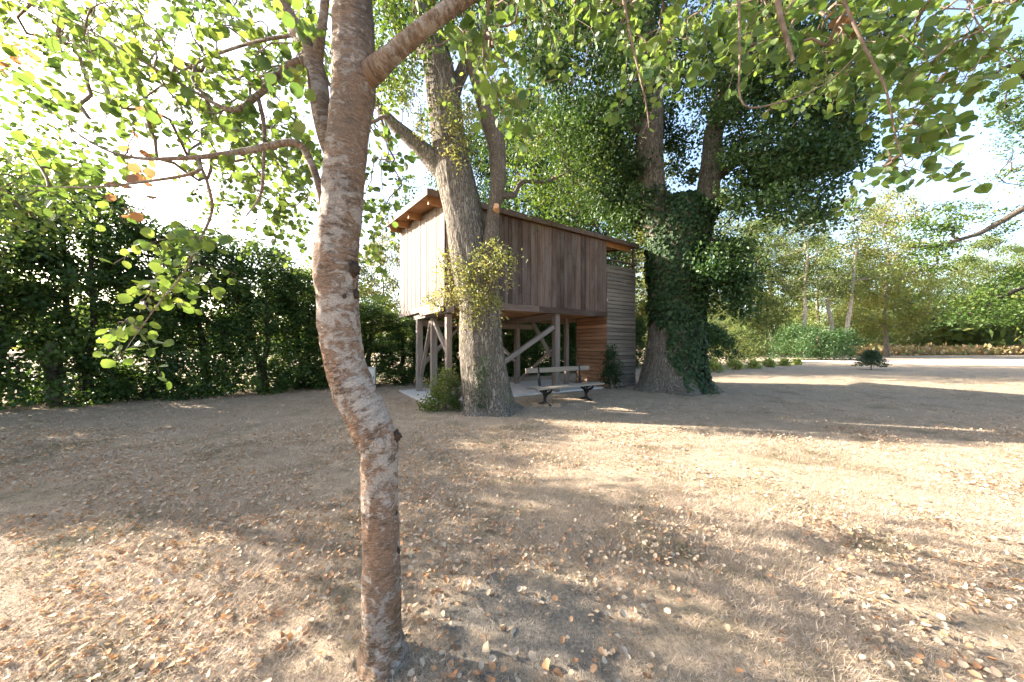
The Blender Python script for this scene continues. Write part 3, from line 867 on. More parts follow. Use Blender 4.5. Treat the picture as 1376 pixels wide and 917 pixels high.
# knots on the bark
def lump(name, c, r, mat, parent, seed, squash=(1, 0.6, 1.2), sub=3, rough=0.25):
    bm = bmesh.new()
    bmesh.ops.create_icosphere(bm, subdivisions=sub, radius=1)
    for v in bm.verts:
        d = 1 + rough * noise.noise(v.co * 2.2 + Vector((seed, 0, 0)))
        v.co = Vector((v.co.x * squash[0], v.co.y * squash[1], v.co.z * squash[2])) * (r * d)
    for f in bm.faces: f.smooth = True
    me = bpy.data.meshes.new(name); bm.to_mesh(me); bm.free(); me.materials.append(mat)
    o = obj(name, me, parent, Vector(c) - parent.location)
    return o
for i, (px, py, r, Y) in enumerate(((448, 163, 0.021, 1.49), (456, 223, 0.015, 1.49), (475, 362, 0.042, 1.53), (478, 395, 0.024, 1.54), (505, 752, 0.020, 1.492), (491, 622, 0.016, 1.505), (531, 690, 0.014, 1.54), (533, 586, 0.030, 1.545), (500, 100, 0.030, 1.52), (535, 740, 0.016, 1.55), (463, 398, 0.013, 1.485))):
    lump('knot', P(px, py, Y + 0.012), r * 0.85, M['knot'], aspen, i * 3.7, (0.8, 0.45, 1.0), 3, 0.9)

ASKEL = np.concatenate(ASK)
rng = np.random.default_rng(21)
TGT = [
    sample_poly(rng, [(0, -40), (440, -40), (436, 100), (415, 160), (300, 160), (180, 130), (80, 80), (0, 40)], 104, 1.4, 2.4, [(40, 150, 50)]),
    sample_poly(rng, [(130, 130), (430, 150), (425, 230), (330, 270), (250, 260), (150, 230), (60, 200), (80, 140)], 40, 1.5, 2.5, [(300, 250, 20)]),
    sample_poly(rng, [(0, 200), (120, 205), (160, 235), (60, 245), (0, 240)], 11, 1.4, 2.0),
    sample_poly(rng, [(245, 300), (290, 310), (255, 365), (215, 400), (195, 430), (175, 415), (205, 360)], 17, 1.58, 1.76),
    sample_poly(rng, [(150, 430), (195, 415), (185, 450), (140, 460)], 4, 1.6, 1.72),
    sample_poly(rng, [(0, -80), (440, -80), (440, 220), (330, 230), (200, 160), (60, 90), (0, 50)], 300, 2.3, 5.0),
    sample_poly(rng, [(250, 210), (430, 180), (428, 300), (390, 355), (340, 320), (290, 290)], 90, 2.2, 4.4),
    sample_poly(rng, [(490, 130), (560, 160), (545, 250), (520, 330), (490, 330)], 34, 1.9, 3.4),
    sample_poly(rng, [(590, -10), (700, -10), (695, 150), (665, 160), (640, 70), (600, 40)], 30, 1.45, 2.4),
    sample_poly(rng, [(690, -50), (900, -50), (945, 60), (905, 130), (862, 110), (835, 70), (790, 40), (700, 30)], 64, 1.5, 2.4, [(745, 120, 34)]),
    sample_poly(rng, [(900, -50), (1376, -50), (1376, 40), (1330, 70), (1250, 160), (1190, 160), (1150, 110), (1060, 120), (960, 40)], 190, 1.45, 2.4),
    sample_poly(rng, [(1180, 170), (1240, 160), (1310, 215), (1250, 235), (1200, 250), (1175, 215)], 12, 1.5, 1.7),
    sample_ell(rng, (-0.5, 1.9, 5.3), (2.9, 2.6, 1.7), 170, 0.3),
]
TG = np.concatenate(TGT)
nodes, par, cnt, ns = grow_to(ASKEL, TG, 0.12)
mb = MB()
branch_tubes(mb, rng, nodes, par, cnt, ns, 0.0017, 0.012, 5, 0.05)
lp, lR, lsz, lrn = [], [], [], []
for c in TG:
    L = rng.uniform(0.14, 0.30)
    d = rng.normal(size=3) * 0.7; d[2] -= 0.35
    d = d / np.linalg.norm(d)
    droop = np.array([0, 0, -0.10 * L / 0.25])
    s = np.linspace(0, 1, 5)[:, None]
    tw = c + d * L * s + droop * s ** 2
    mb.tube(tw, np.linspace(0.0016, 0.0007, 5), 4)
    n = int(rng.integers(8, 14))
    cpx, cpy = CX + c[0] / c[1] * F, CY - (c[2] - EYE) / c[1] * F
    brown = any((cpx - bx_) ** 2 + (cpy - by_) ** 2 < br_ ** 2 for bx_, by_, br_ in ((178, 168, 26), (60, 75, 18), (893, 148, 18), (1290, 55, 26), (1120, 12, 18), (1190, 72, 14), (628, 50, 10))) and rng.random() < 0.4
    base = rng.uniform(0, 0.9)
    t = np.sort(rng.uniform(0.05, 1.0, n))
    pos = c + d * L * t[:, None] + droop * (t ** 2)[:, None]
    off = unit(rng.normal(size=(n, 3)) + np.array([0, 0, -0.5])) * rng.uniform(0.018, 0.04, n)[:, None]
    for k in range(n):
        mb.tube([pos[k], pos[k] + off[k] * 0.6 + [0, 0, 0.002], pos[k] + off[k]], [0.0007, 0.0005, 0.0005], 3)
    R = frames(rng, n, 0.55, 0.5, off * 30)
    lp.append(pos + off); lR.append(R); lsz.append(rng.uniform(0.033, 0.056, n))
    lrn.append(np.full(n, 0.975) if brown else np.clip(base * 0.6 + rng.uniform(0, 0.37, n), 0, 0.935))
child('twigs', mb.mesh('twigs', M['twig']), aspen)['kind'] = 'stuff'
lp = np.concatenate(lp); lR = np.concatenate(lR); lsz = np.concatenate(lsz); lrn = np.concatenate(lrn)
ppx = CX + lp[:, 0] / lp[:, 1] * F; ppy = CY - (lp[:, 2] - EYE) / lp[:, 1] * F
vis = (ppx > 0) & (ppx < 1376) & (ppy > 0) & (ppy < 917) & (lp[:, 1] > 0.5)
face_on = np.abs(np.einsum('ni,ni->n', lR[:, :, 2], unit(lp - np.array([0, 0, EYE]))))
score = np.where(vis, lsz ** 2 / lp[:, 1] ** 2 * (0.2 + face_on), 0)
top = np.argsort(-score)[:300]
rest = np.ones(len(lp), bool); rest[top] = False
child('foliage', leaves_mesh('foliage', TM_ROUND, lp[rest], lR[rest], lsz[rest], lrn[rest], M['aspen_leaf']), aspen)['kind'] = 'stuff'
# the largest leaves are parts of their own: an outline with fine teeth, folded along the midrib
def single_leaf(name, mat, r):
    n = 9
    a = np.linspace(0, 1, n)
    hw = 0.50 * np.sin(np.pi * a ** 0.82) ** 0.72
    v = [(0, y, -0.02 * math.sin(math.pi * y)) for y in a]
    v += [(w * (1 + 0.05 * math.sin(k * 2.4)), y, 0.07 * w + 0.03 * math.sin(5 * y)) for k, (y, w) in enumerate(zip(a, hw))]
    v += [(-w * (1 + 0.05 * math.cos(k * 2.1)), y, 0.07 * w - 0.02 * math.sin(5 * y)) for k, (y, w) in enumerate(zip(a, hw))]
    f = []
    for k in range(n - 1):
        f.append((k, n + k, n + k + 1, k + 1)); f.append((k, k + 1, 2 * n + k + 1, 2 * n + k))
    v = np.array(v); f = np.array(f)
    return np_mesh(name, v, f, mat, True, attrs={'rnd': np.full(len(v), r)})
LEAFM = [single_leaf('leaf', M['aspen_leaf'], r) for r in (0.05, 0.2, 0.35, 0.5, 0.65, 0.8, 0.92, 0.975)]
LEAFV = np.array([0.05, 0.2, 0.35, 0.5, 0.65, 0.8, 0.92, 0.975])
for i in top:
    me = LEAFM[int(np.abs(LEAFV - lrn[i]).argmin())]
    o = bpy.data.objects.new('leaf', me)
    mtx = Matrix(lR[i].tolist()).to_4x4() @ Matrix.Scale(float(lsz[i]) * 1.05, 4)
    mtx.translation = Vector((lp[i] - np.array(aspen.location)).tolist())
    link(o, aspen)
    o.matrix_local = mtx

# two smaller aspens added just left of view; their crowns shade the lawn
g = np.random.default_rng(25)
def shade_aspen(x, y, h, ells, lab):
    e = empty('shade_aspen', (x, y, 0))
    tag(e, lab, 'tree')
    sp = smooth_path(np.array([(x, y, -0.04, 0.10), (x + 0.1, y, 0.23 * h, 0.075), (x + 0.25, y - 0.05, 0.5 * h, 0.06), (x + 0.4, y - 0.1, 0.75 * h, 0.04), (x + 0.5, y - 0.15, h, 0.012)]), 50)
    mb = MB(); mb.tube(sp[:, :3], sp[:, 3], 16); child('trunk', mb.mesh('trunk', M['aspen_bark']), e)
    T2 = np.concatenate([sample_ell(g, c, r, n, 0.15) for c, r, n in ells])
    nodes, par, cnt, ns = grow_to(sp[22::3, :3], T2, 0.15)
    mb = MB(); branch_tubes(mb, g, nodes, par, cnt, ns, 0.003, 0.03, 5, 0.05)
    child('branches', mb.mesh('branches', M['twig']), e)['kind'] = 'stuff'
    pos = cluster_leaves(g, T2, 30, 0.26, 0.8)
    child('foliage', leaves_mesh('foliage', TM_ROUND, pos, frames(g, len(pos), 0.5, 0.5), g.uniform(0.045, 0.07, len(pos)), g.uniform(0, 0.93, len(pos)), M['aspen_leaf']), e)['kind'] = 'stuff'
shade_aspen(-8.3, 4.1, 5.3, [((-7.6, 3.9, 4.1), (1.9, 1.4, 1.3), 120), ((-6.3, 3.6, 3.2), (1.3, 0.9, 0.5), 44)], 'slender young aspen added out of view near the hedge end to shade the lawn')
shade_aspen(-10.6, 5.9, 5.6, [((-9.9, 5.7, 4.2), (1.6, 1.3, 1.2), 120)], 'slender young aspen added at the view edge by the tall hedge to shade the lawn')

# ------------------------------------------------------------------ old oak beside the cabin
rng = np.random.default_rng(31)
OY = 7.6
oak = empty('oak_tree', (P(656, 552, OY)[0], OY, 0))
tag(oak, 'furrowed oak forking beside the cabin with yellow green shoots round its trunk', 'tree')
def oak_ridges(seed, amp=0.05):
    def f(ang, s, t):
        out = np.empty(len(ang))
        flare = 0.0
        for i, a in enumerate(ang):
            q = abs(noise.noise((math.cos(a) * 7 + seed, math.sin(a) * 7, s * 0.9)))
            q2 = noise.noise((math.cos(a) * 1.6 + seed, math.sin(a) * 1.6, s * 0.5 + 4))
            but = max(0, 1 - s / 0.9) ** 2 * 0.16 * math.sin(a * 5 + seed)
            out[i] = 1 + amp * (1 - 2.2 * q) + 0.07 * q2 + but
        return out
    return f
rows = [(657, 556, 86, OY), (656, 548, 74, OY), (655, 537, 66, OY), (650, 498, 60, OY), (646, 459, 56, OY), (645, 429, 54, OY), (644, 400, 54, OY), (636, 361, 54, OY), (630, 328, 52, OY), (625, 295, 50, OY),
        (618, 263, 50, OY), (612, 240, 50, OY), (607, 213, 46, OY), (600, 170, 44, OY), (596, 131, 43, OY), (588, 82, 38, OY), (578, 40, 34, OY), (566, -10, 30, OY), (560, -90, 26, OY), (570, -180, 18, OY), (580, -260, 10, OY)]
pts, rad = px_path(rows, 170)
mb = MB(); mb.tube(pts, rad, 84, oak_ridges(1.7))
child('trunk', mb.mesh('trunk', M['oak_bark']), oak)
OSK = [pts[95::6]]
limb([(652, 420, 20, OY - 0.25), (656, 385, 26, OY - 0.28), (660, 330, 24, OY - 0.28), (662, 294, 17, OY - 0.28), (669, 245, 20, OY - 0.3), (667, 196, 23, OY - 0.3), (658, 163, 23, OY - 0.3), (649, 131, 21, OY - 0.3), (640, 98, 21, OY - 0.3), (627, 65, 18, OY - 0.3), (621, 48, 12, OY - 0.3)], 70, 22, 'limb', 21, 'oak_limb_bark', oak, OSK, 6, 0.10)
limb([(612, 246, 26, OY), (588, 222, 28, OY), (563, 197, 22, OY - 0.1), (532, 170, 17, OY - 0.2), (514, 150, 14, OY - 0.25), (490, 112, 11, OY - 0.3), (470, 60, 8, OY - 0.3)], 40, 18, 'limb', 22, 'oak_bark', oak, OSK, 4, 0.08)
limb([(598, 150, 20, OY), (640, 60, 15, OY + 0.4), (690, 0, 11, OY + 0.8), (740, -60, 7, OY + 1.2)], 30, 12, 'limb', 23, 'oak_bark', oak, OSK, 3, 0.08)
limb([(588, 90, 18, OY), (540, 40, 13, OY + 0.5), (500, -20, 10, OY + 0.9), (460, -80, 6, OY + 1.2)], 30, 12, 'limb', 24, 'oak_bark', oak, OSK, 3, 0.08)
limb([(664, 262, 11, OY - 0.3), (690, 262, 8, OY + 0.1), (702, 245, 6, OY + 0.4), (735, 244, 4, OY + 0.7), (765, 230, 2, OY + 1.0)], 24, 8, 'limb', 25, 'oak_limb_bark', oak, OSK, 3, 0.1)
# cut stub
cp = P(666, 277, OY - 0.55)
o = obj('cut_stub', None, oak) if False else None
mb = MB(); mb.tube([cp + [0, 0.22, -0.03], cp + [0.01, 0.08, 0], cp + [0.015, 0, 0.005]], [0.07, 0.062, 0.06], 14, seam=(0, 0, 1), cap=True)
child('cut_stub', mb.mesh('cut_stub', M['cut_wood'], False), oak)
OT = np.concatenate([
    sample_poly(rng, [(470, -40), (560, -40), (560, 90), (545, 150), (515, 140), (480, 80)], 60, OY - 1.2, OY + 1.2),
    sample_poly(rng, [(545, 90), (650, 60), (690, 0), (700, -50), (560, -50)], 60, OY - 1.0, OY + 1.4),
    sample_poly(rng, [(675, 170), (745, 150), (790, 170), (800, 240), (760, 290), (700, 270), (680, 220)], 46, OY + 0.4, OY + 2.0),
    sample_ell(rng, P(590, -230, OY), (4.4, 3.6, 2.6), 210, 0.2),
])
nodes, par, cnt, ns = grow_to(np.concatenate(OSK), OT, 0.15)
mb = MB(); branch_tubes(mb, rng, nodes, par, cnt, ns, 0.007, 0.09, 5, 0.05)
child('branches', mb.mesh('branches', M['oak_limb_bark']), oak)['kind'] = 'stuff'
nl = 100
pos = cluster_leaves(rng, OT, nl, 0.42, 0.7)
child('crown', leaves_mesh('crown', TM_HEX, pos, frames(rng, len(pos), 0.5, 0.3), rng.uniform(0.06, 0.10, len(pos)), clump_rnd(rng, len(OT), nl), M['oak_leaf']), oak)['kind'] = 'stuff'
# epicormic shoots round the trunk
rng = np.random.default_rng(33)
SH = np.concatenate([
    sample_poly(rng, [(605, 350), (660, 325), (690, 345), (690, 385), (668, 440), (625, 440), (615, 405)], 62, OY - 0.95, OY - 0.45),
    sample_poly(rng, [(555, 405), (600, 380), (620, 370), (622, 412), (590, 415)], 16, OY - 0.9, OY - 0.4),
    sample_poly(rng, [(525, 105), (570, 125), (585, 160), (580, 190), (555, 165)], 20, OY - 0.9, OY - 0.35),
    sample_poly(rng, [(588, 120), (640, 135), (640, 190), (632, 238), (604, 215), (596, 165)], 34, OY - 0.9, OY - 0.45),
    sample_poly(rng, [(592, 330), (614, 320), (616, 380), (598, 375)], 7, OY - 0.7, OY - 0.4),
])
sk = np.array([P(x, y, OY - 0.42) for x in (628, 642, 656) for y in (345, 370, 395, 420)] + [P(604, y, OY - 0.35) for y in (140, 165, 190, 215)] + [P(560, 195, OY - 0.1), P(535, 172, OY - 0.2)])
nodes, par, cnt, ns = grow_to(sk, SH, 0.3)
mb = MB(); branch_tubes(mb, rng, nodes, par, cnt, ns, 0.0035, 0.02, 4, 0.08)
child('shoot_stems', mb.mesh('shoot_stems', M['twig']), oak)['kind'] = 'stuff'
pos = cluster_leaves(rng, SH, 44, 0.17, 0.9)
child('shoots', leaves_mesh('shoots', TM_HEX, pos, frames(rng, len(pos), 0.5, 0.2), rng.uniform(0.035, 0.065, len(pos)), clump_rnd(rng, len(SH), 44), M['shoot_leaf']), oak)['kind'] = 'stuff'
# a little ivy at the foot
pos = np.concatenate([P(rng.normal(645, 8), rng.uniform(480, 548), OY - 0.60)[None] for _ in range(260)])
child('ivy', leaves_mesh('ivy', TM_HEX, pos, frames(rng, len(pos), 0.2, 0.4), rng.uniform(0.03, 0.06, len(pos)), rng.uniform(0, 1, len(pos)), M['ivy_leaf']), oak)['kind'] = 'stuff'

# ------------------------------------------------------------------ ivy clad oak
rng = np.random.default_rng(41)
IY = 11.3
ivt = empty('ivy_clad_tree', (P(904, 523, IY)[0], IY, 0))
tag(ivt, 'huge twin stemmed oak with its trunk wrapped in dark ivy', 'tree')
rows = [(905, 528, 124, IY), (905, 519, 104, IY), (905, 505, 88, IY), (906, 480, 76, IY), (907, 440, 70, IY), (908, 400, 70, IY), (909, 350, 74, IY), (912, 310, 76, IY), (914, 284, 66, IY), (914, 270, 44, IY), (914, 260, 12, IY)]
ip, ir = px_path(rows, 90)
mb = MB(); mb.tube(ip, ir, 80, oak_ridges(5.2, 0.04))
child('trunk', mb.mesh('trunk', M['oak_bark']), ivt)
ISK = []
L1 = limb([(895, 330, 40, IY), (882, 285, 38, IY), (876, 250, 36, IY), (872, 200, 37, IY), (874, 150, 35, IY), (872, 100, 31, IY), (867, 30, 27, IY), (858, -60, 22, IY), (850, -150, 12, IY)], 80, 26, 'limb', 41, 'oak_bark', ivt, ISK, 5, 0.07)
L2 = limb([(925, 330, 40, IY), (940, 292, 38, IY), (950, 265, 33, IY), (956, 215, 29, IY), (959, 180, 27, IY), (974, 120, 24, IY), (1000, 70, 21, IY), (1025, 20, 17, IY), (1060, -70, 12, IY)], 80, 24, 'limb', 42, 'oak_bark', ivt, ISK, 5, 0.07)
limb([(956, 245, 18, IY), (975, 228, 16, IY - 0.2), (1005, 212, 13, IY - 0.5), (1060, 205, 9, IY - 1.0), (1120, 215, 5, IY - 1.4)], 36, 12, 'limb', 43, 'dark_bark', ivt, ISK, 3, 0.08)
limb([(875, 190, 18, IY), (840, 165, 14, IY), (790, 160, 11, IY + 0.4), (740, 175, 7, IY + 0.8), (700, 200, 4, IY + 1.0)], 36, 12, 'limb', 44, 'dark_bark', ivt, ISK, 3, 0.08)
limb([(872, 90, 18, IY), (820, 40, 14, IY + 0.3), (760, 20, 10, IY + 0.6), (700, 30, 6, IY + 0.9)], 34, 12, 'limb', 45, 'dark_bark', ivt, ISK, 3, 0.08)
limb([(990, 85, 15, IY), (1050, 60, 12, IY - 0.4), (1120, 70, 8, IY - 0.8), (1190, 90, 5, IY - 1.0)], 30, 10, 'limb', 46, 'dark_bark', ivt, ISK, 3, 0.08)
limb([(930, 320, 12, IY - 0.4), (960, 325, 9, IY - 0.8), (985, 345, 6, IY - 1.1), (1000, 385, 3, IY - 1.2)], 26, 8, 'limb', 47, 'dark_bark', ivt, ISK, 3, 0.08)
HOL = [(722, 128, 26), (815, 225, 14), (1010, 160, 14), (985, 70, 12), (800, 100, 10)]
CT = np.concatenate([
    sample_poly(rng, [(690, -60), (880, -60), (880, 60), (868, 130), (830, 190), (770, 215), (740, 175), (690, 80)], 190, IY - 2.5, IY + 2.6, HOL),
    sample_poly(rng, [(715, 170), (860, 130), (862, 250), (855, 300), (800, 290), (770, 250)], 105, IY - 0.6, IY + 2.6, HOL),
    sample_poly(rng, [(880, 20), (950, 20), (945, 170), (930, 240), (890, 230), (890, 100)], 40, IY + 0.4, IY + 2.6, HOL),
    sample_poly(rng, [(960, 60), (1080, 40), (1150, 120), (1165, 190), (1130, 245), (1110, 300), (1040, 285), (985, 280), (965, 180)], 235, IY - 2.6, IY + 1.5, HOL),
    sample_poly(rng, [(1000, -60), (1200, -60), (1230, 60), (1160, 130), (1040, 60)], 60, IY - 2.0, IY + 1.8, HOL),
    sample_poly(rng, [(945, 320), (995, 325), (1010, 370), (1000, 420), (975, 440), (945, 410)], 34, IY - 1.6, IY - 0.5),
    sample_poly(rng, [(790, 260), (850, 255), (858, 325), (820, 300)], 18, IY + 1.0, IY + 2.4),
    sample_ell(rng, P(935, -90, IY), (6.2, 4.6, 3.2), 220, 0.3),
])
nodes, par, cnt, ns = grow_to(np.concatenate(ISK), CT, 0.15)
mb = MB(); branch_tubes(mb, rng, nodes, par, cnt, ns, 0.008, 0.10, 5, 0.05)
child('branches', mb.mesh('branches', M['dark_bark']), ivt)['kind'] = 'stuff'
nl = 165
pos = cluster_leaves(rng, CT, nl, 0.52, 0.7)
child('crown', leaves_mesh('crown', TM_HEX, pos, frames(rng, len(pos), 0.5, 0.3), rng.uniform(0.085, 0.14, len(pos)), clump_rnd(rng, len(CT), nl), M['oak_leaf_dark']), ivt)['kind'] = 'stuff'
# ivy: leaves stand off the bark in shingled layers
rng = np.random.default_rng(43)
def ivy_on(path, rad, n, smin, smax, keep):
    seg = np.linalg.norm(np.diff(path, axis=0), axis=1); acc = np.concatenate([[0], np.cumsum(seg)]) / seg.sum()
    t = rng.uniform(smin, smax, n); a = rng.uniform(0, 2 * math.pi, n)
    c = np.stack([np.interp(t, acc, path[:, k]) for k in range(3)], 1)
    r = np.interp(t, acc, rad)
    lumpy = np.array([noise.noise((math.cos(x) * 2.0, math.sin(x) * 2.0, q * 7)) for x, q in zip(a, t)])
    d = np.stack([np.cos(a), np.sin(a), np.zeros(n)], 1)
    p = c + d * (r * 1.0 + 0.06 + 0.13 * lumpy + rng.uniform(-0.08, 0.10, n))[:, None]
    k = keep(p, lumpy) & (t < smax - (0.0 if smax > 0.5 else 0.10) * (smax - smin) + 0.28 * (smax - smin) * lumpy * (0.4 if smax > 0.5 else 1) + rng.uniform(-0.05, 0.05, n) * (smax - smin))
    return p[k], d[k]
def keep_main(p, lum):
    x = CX + p[:, 0] / p[:, 1] * F; y = CY - (p[:, 2] - EYE) / p[:, 1] * F
    edge = 880 + (y - 430) * 0.42 + lum * 14
    bare = (y > 428 + lum * 18) & (x < edge) & (p[:, 1] < IY + 0.2)
    bare |= (y > 420) & (x < 872) & (p[:, 1] > IY)
    return ~bare
a1, d1 = ivy_on(ip, ir, 19000, 0.02, 0.99, keep_main)
irl = np.linspace(0.42, 0.38, len(L1))
a2, d2 = ivy_on(L1, irl, 1800, 0.0, 0.17, lambda p, l: np.ones(len(p), bool))
a3, d3 = ivy_on(L2, irl, 1800, 0.0, 0.15, lambda p, l: np.ones(len(p), bool))
pos = np.concatenate([a1, a2, a3]); dd = np.concatenate([d1, d2, d3])
n = unit(dd * 1.3 + rng.normal(size=pos.shape) * 0.45 + np.array([0, 0, 0.35]))
t = rng.normal(size=pos.shape) * 0.5 + np.array([0, 0, -1.0])
t = unit(t - n * (t * n).sum(1, keepdims=True))
R = np.stack([np.cross(t, n), t, n], 2)
TM_IVY = (np.array([[0, 0, 0], [0.5, 0.15, 0.06], [0.34, 0.6, 0.03], [0, 1, -0.05], [-0.34, 0.6, 0.03], [-0.5, 0.15, 0.06]]), np.array([[0, 1, 2, 3], [0, 3, 4, 5]]))
child('ivy', leaves_mesh('ivy', TM_IVY, pos, R, rng.uniform(0.07, 0.13, len(pos)), rng.uniform(0, 1, len(pos)), M['ivy_leaf']), ivt)['kind'] = 'stuff'

# ------------------------------------------------------------------ free standing trees
def tree_meshes(seed, H, cb, R, ncl, nl, lsize, leafm, barkm, r0, clr=0.5, flat=0.65, stems=1, prof=None, tm=TM_DIA, lean=0.3, k=0.012):
    g = np.random.default_rng(seed)
    mb = MB(); sk = []
    for s in range(stems):
        a = g.uniform(0, 6.28); off = np.array([math.cos(a), math.sin(a), 0]) * (0.25 * r0 * 4 if stems > 1 else 0)
        n = 9
        z = np.linspace(0, H * g.uniform(0.82, 0.93), n)
        w = np.cumsum(g.normal(size=(n, 2)) * H * 0.010, axis=0)
        dirv = g.normal(size=2) * lean * 0.25 + (off[:2] * 0.6 if stems > 1 else 0)
        path = np.stack([off[0] + w[:, 0] + dirv[0] * z * 0.25, off[1] + w[:, 1] + dirv[1] * z * 0.25, z - 0.05], 1)
        rr = r0 * (1 - z / z[-1] * 0.88); rr[0] *= 1.35
        sp = smooth_path(np.column_stack([path, rr]), 40)
        mb.tube(sp[:, :3], sp[:, 3], 10, None)
        sk.append(sp[sp[:, 2] > cb * 0.75][:, :3])
    sk = np.concatenate(sk)
    T = []
    while len(T) < ncl:
        z = g.uniform(cb, H); t = (z - cb) / (H - cb)
        pr = prof(t) if prof else (math.sin(math.pi * (0.12 + 0.86 * t)) ** 0.7)
        q = math.sqrt(g.uniform(0.05, 1)) * R * pr * g.uniform(0.75, 1.15)
        a = g.uniform(0, 6.28)
        T.append((math.cos(a) * q, math.sin(a) * q, z))
    T = np.array(T)
    nodes, par, cnt, ns = grow_to(sk, T, 0.2)
    branch_tubes(mb, g, nodes, par, cnt, ns, k, r0 * 0.5, 4, 0.08)
    pos = cluster_leaves(g, T, nl, clr, flat)
    pos[:, 2] = np.maximum(pos[:, 2], 0.05)
    trunk = mb.mesh('trunk', M[barkm])
    crown = leaves_mesh('crown', tm, pos, frames(g, len(pos), 0.6, 0.25), g.uniform(0.7, 1.3, len(pos)) * lsize, clump_rnd(g, ncl, nl), M[leafm])
    return trunk, crown

def place_tree(name, meshes, loc, rz, sc, label, cat, group):
    e = empty(name, loc, rz)
    e.scale = (sc[0], sc[0], sc[1])
    tag(e, label, cat, group)
    t = obj('trunk', meshes[0], e)
    c = obj('crown', meshes[1], e); c['kind'] = 'stuff'
    return e

rt = random.Random(77)
# hornbeam hedge, tree by tree along the boundary
HV = [tree_meshes(101, 5.0, 0.02, 1.25, 190, 86, 0.095, 'hedge_leaf', 'dark_bark', 0.11, 0.30, 0.8, 1, lambda t: 1.0 - 0.35 * t, k=0.009),
      tree_meshes(102, 5.4, 0.02, 1.20, 190, 86, 0.095, 'hedge_leaf', 'dark_bark', 0.13, 0.30, 0.8, 2, lambda t: 1.05 - 0.45 * t, k=0.009),
      tree_meshes(103, 4.7, 0.02, 1.25, 190, 86, 0.095, 'hedge_leaf', 'dark_bark', 0.10, 0.30, 0.8, 2, lambda t: 1.0 - 0.30 * t, k=0.009),
      tree_meshes(104, 5.2, 0.9, 1.30, 150, 64, 0.095, 'hedge_leaf', 'dark_bark', 0.12, 0.32, 0.8, 1, lambda t: 0.7 + 0.3 * math.sin(3.1 * t), k=0.009)]
hA = np.array([-17.0, 4.6]); hB = np.array([9.0, 23.2]); hd = (hB - hA) / np.linalg.norm(hB - hA)
L = np.linalg.norm(hB - hA); nh = 26
for i in range(nh):
    s = (i + 0.5) / nh * L + rt.uniform(-0.25, 0.25)
    p = hA + hd * s + np.array([-hd[1], hd[0]]) * rt.uniform(-0.25, 0.25)
    open_end = 1.0 < s < 7.5
    k = 3 if (open_end and i % 3 == 0) else rt.choice([0, 1, 2])
    place_tree('hedge_tree', HV[k], (p[0], p[1], 0), rt.uniform(0, 6.28), (rt.uniform(0.95, 1.15), rt.uniform(0.92, 1.12) * (1.06 if s < 8.5 else 0.88 if s < 12.3 else 0.55 if s < 18 else 0.7)), ('dense hornbeam of the boundary hedge growing behind the cabin' if s > 17 else 'leggy hornbeam with bare lower stem in the tall boundary hedge' if k == 3 else 'dense hornbeam leafy to the ground in the tall boundary hedge'), 'hedge tree', 'hornbeams of the boundary hedge')

FV = {'mid': tree_meshes(207, 14, 2.5, 4.4, 220, 120, 0.16, 'oak_leaf_dark', 'far_bark', 0.22, 0.75),
      'broad': tree_meshes(201, 14, 3.0, 4.6, 170, 95, 0.20, 'far_leaf', 'far_bark', 0.22, 0.85),
      'tall': tree_meshes(202, 17, 4.0, 4.0, 170, 90, 0.20, 'far_leaf', 'far_bark', 0.24, 0.80),
      'yellow': tree_meshes(203, 13, 2.0, 4.4, 160, 90, 0.19, 'far_leaf_yellow', 'far_bark', 0.20, 0.80),
      'birch': tree_meshes(204, 15, 6.0, 3.2, 110, 70, 0.17, 'far_leaf', 'pale_bark', 0.24, 0.70, k=0.02),
      'twin': tree_meshes(205, 15, 5.5, 3.8, 120, 70, 0.17, 'far_leaf', 'pale_bark', 0.22, 0.75, stems=2, k=0.02),
      'low': tree_meshes(206, 8, 0.8, 3.6, 140, 95, 0.17, 'far_leaf', 'far_bark', 0.13, 0.70, stems=2)}
def far_tree(kind, px, Y, top, label, group=None, wide=1.0):
    base_h = {'mid': 14, 'broad': 14, 'tall': 17, 'yellow': 13, 'birch': 15, 'twin': 15, 'low': 8}[kind]
    h = EYE + (CY - top) / F * Y
    s = h / base_h
    p = P(px, CY, Y)
    place_tree({'birch': 'birch_tree', 'twin': 'twin_stem_tree', 'low': 'young_tree'}.get(kind, 'woodland_tree'), FV[kind], (p[0], p[1], 0), rt.uniform(0, 6.28), (s * wide, s), label, 'tree', group)
far_tree('yellow', 515, 19.5, 318, 'sunlit yellow green tree rising behind the hedge beside the cabin', None, 0.8)
far_tree('low', 455, 19.0, 335, 'low rounded tree behind the hedge to the left of the cabin')
far_tree('mid', 700, 23, 130, 'tall leafy tree rising behind the low end of the cabin roof', 'trees behind the cabin')
far_tree('mid', 775, 24, 160, 'broad green tree behind the cabin roof', 'trees behind the cabin')
far_tree('yellow', 830, 27, 200, 'yellowish tree behind the stair tower', 'trees behind the cabin')
far_tree('mid', 625, 26, 190, 'broad tree seen between the forked oak stems', 'trees behind the cabin')
far_tree('birch', 1083, 43, 285, 'slender pale stemmed tree rising behind the dark shrub')
far_tree('twin', 1131, 43, 268, 'pale twin stemmed tree beside the dark shrub')
far_tree('yellow', 1195, 46, 262, 'yellow green tree at the near edge of the wood', None, 0.75)
W_LAB = 'leafy green tree at the edge of the far wood'
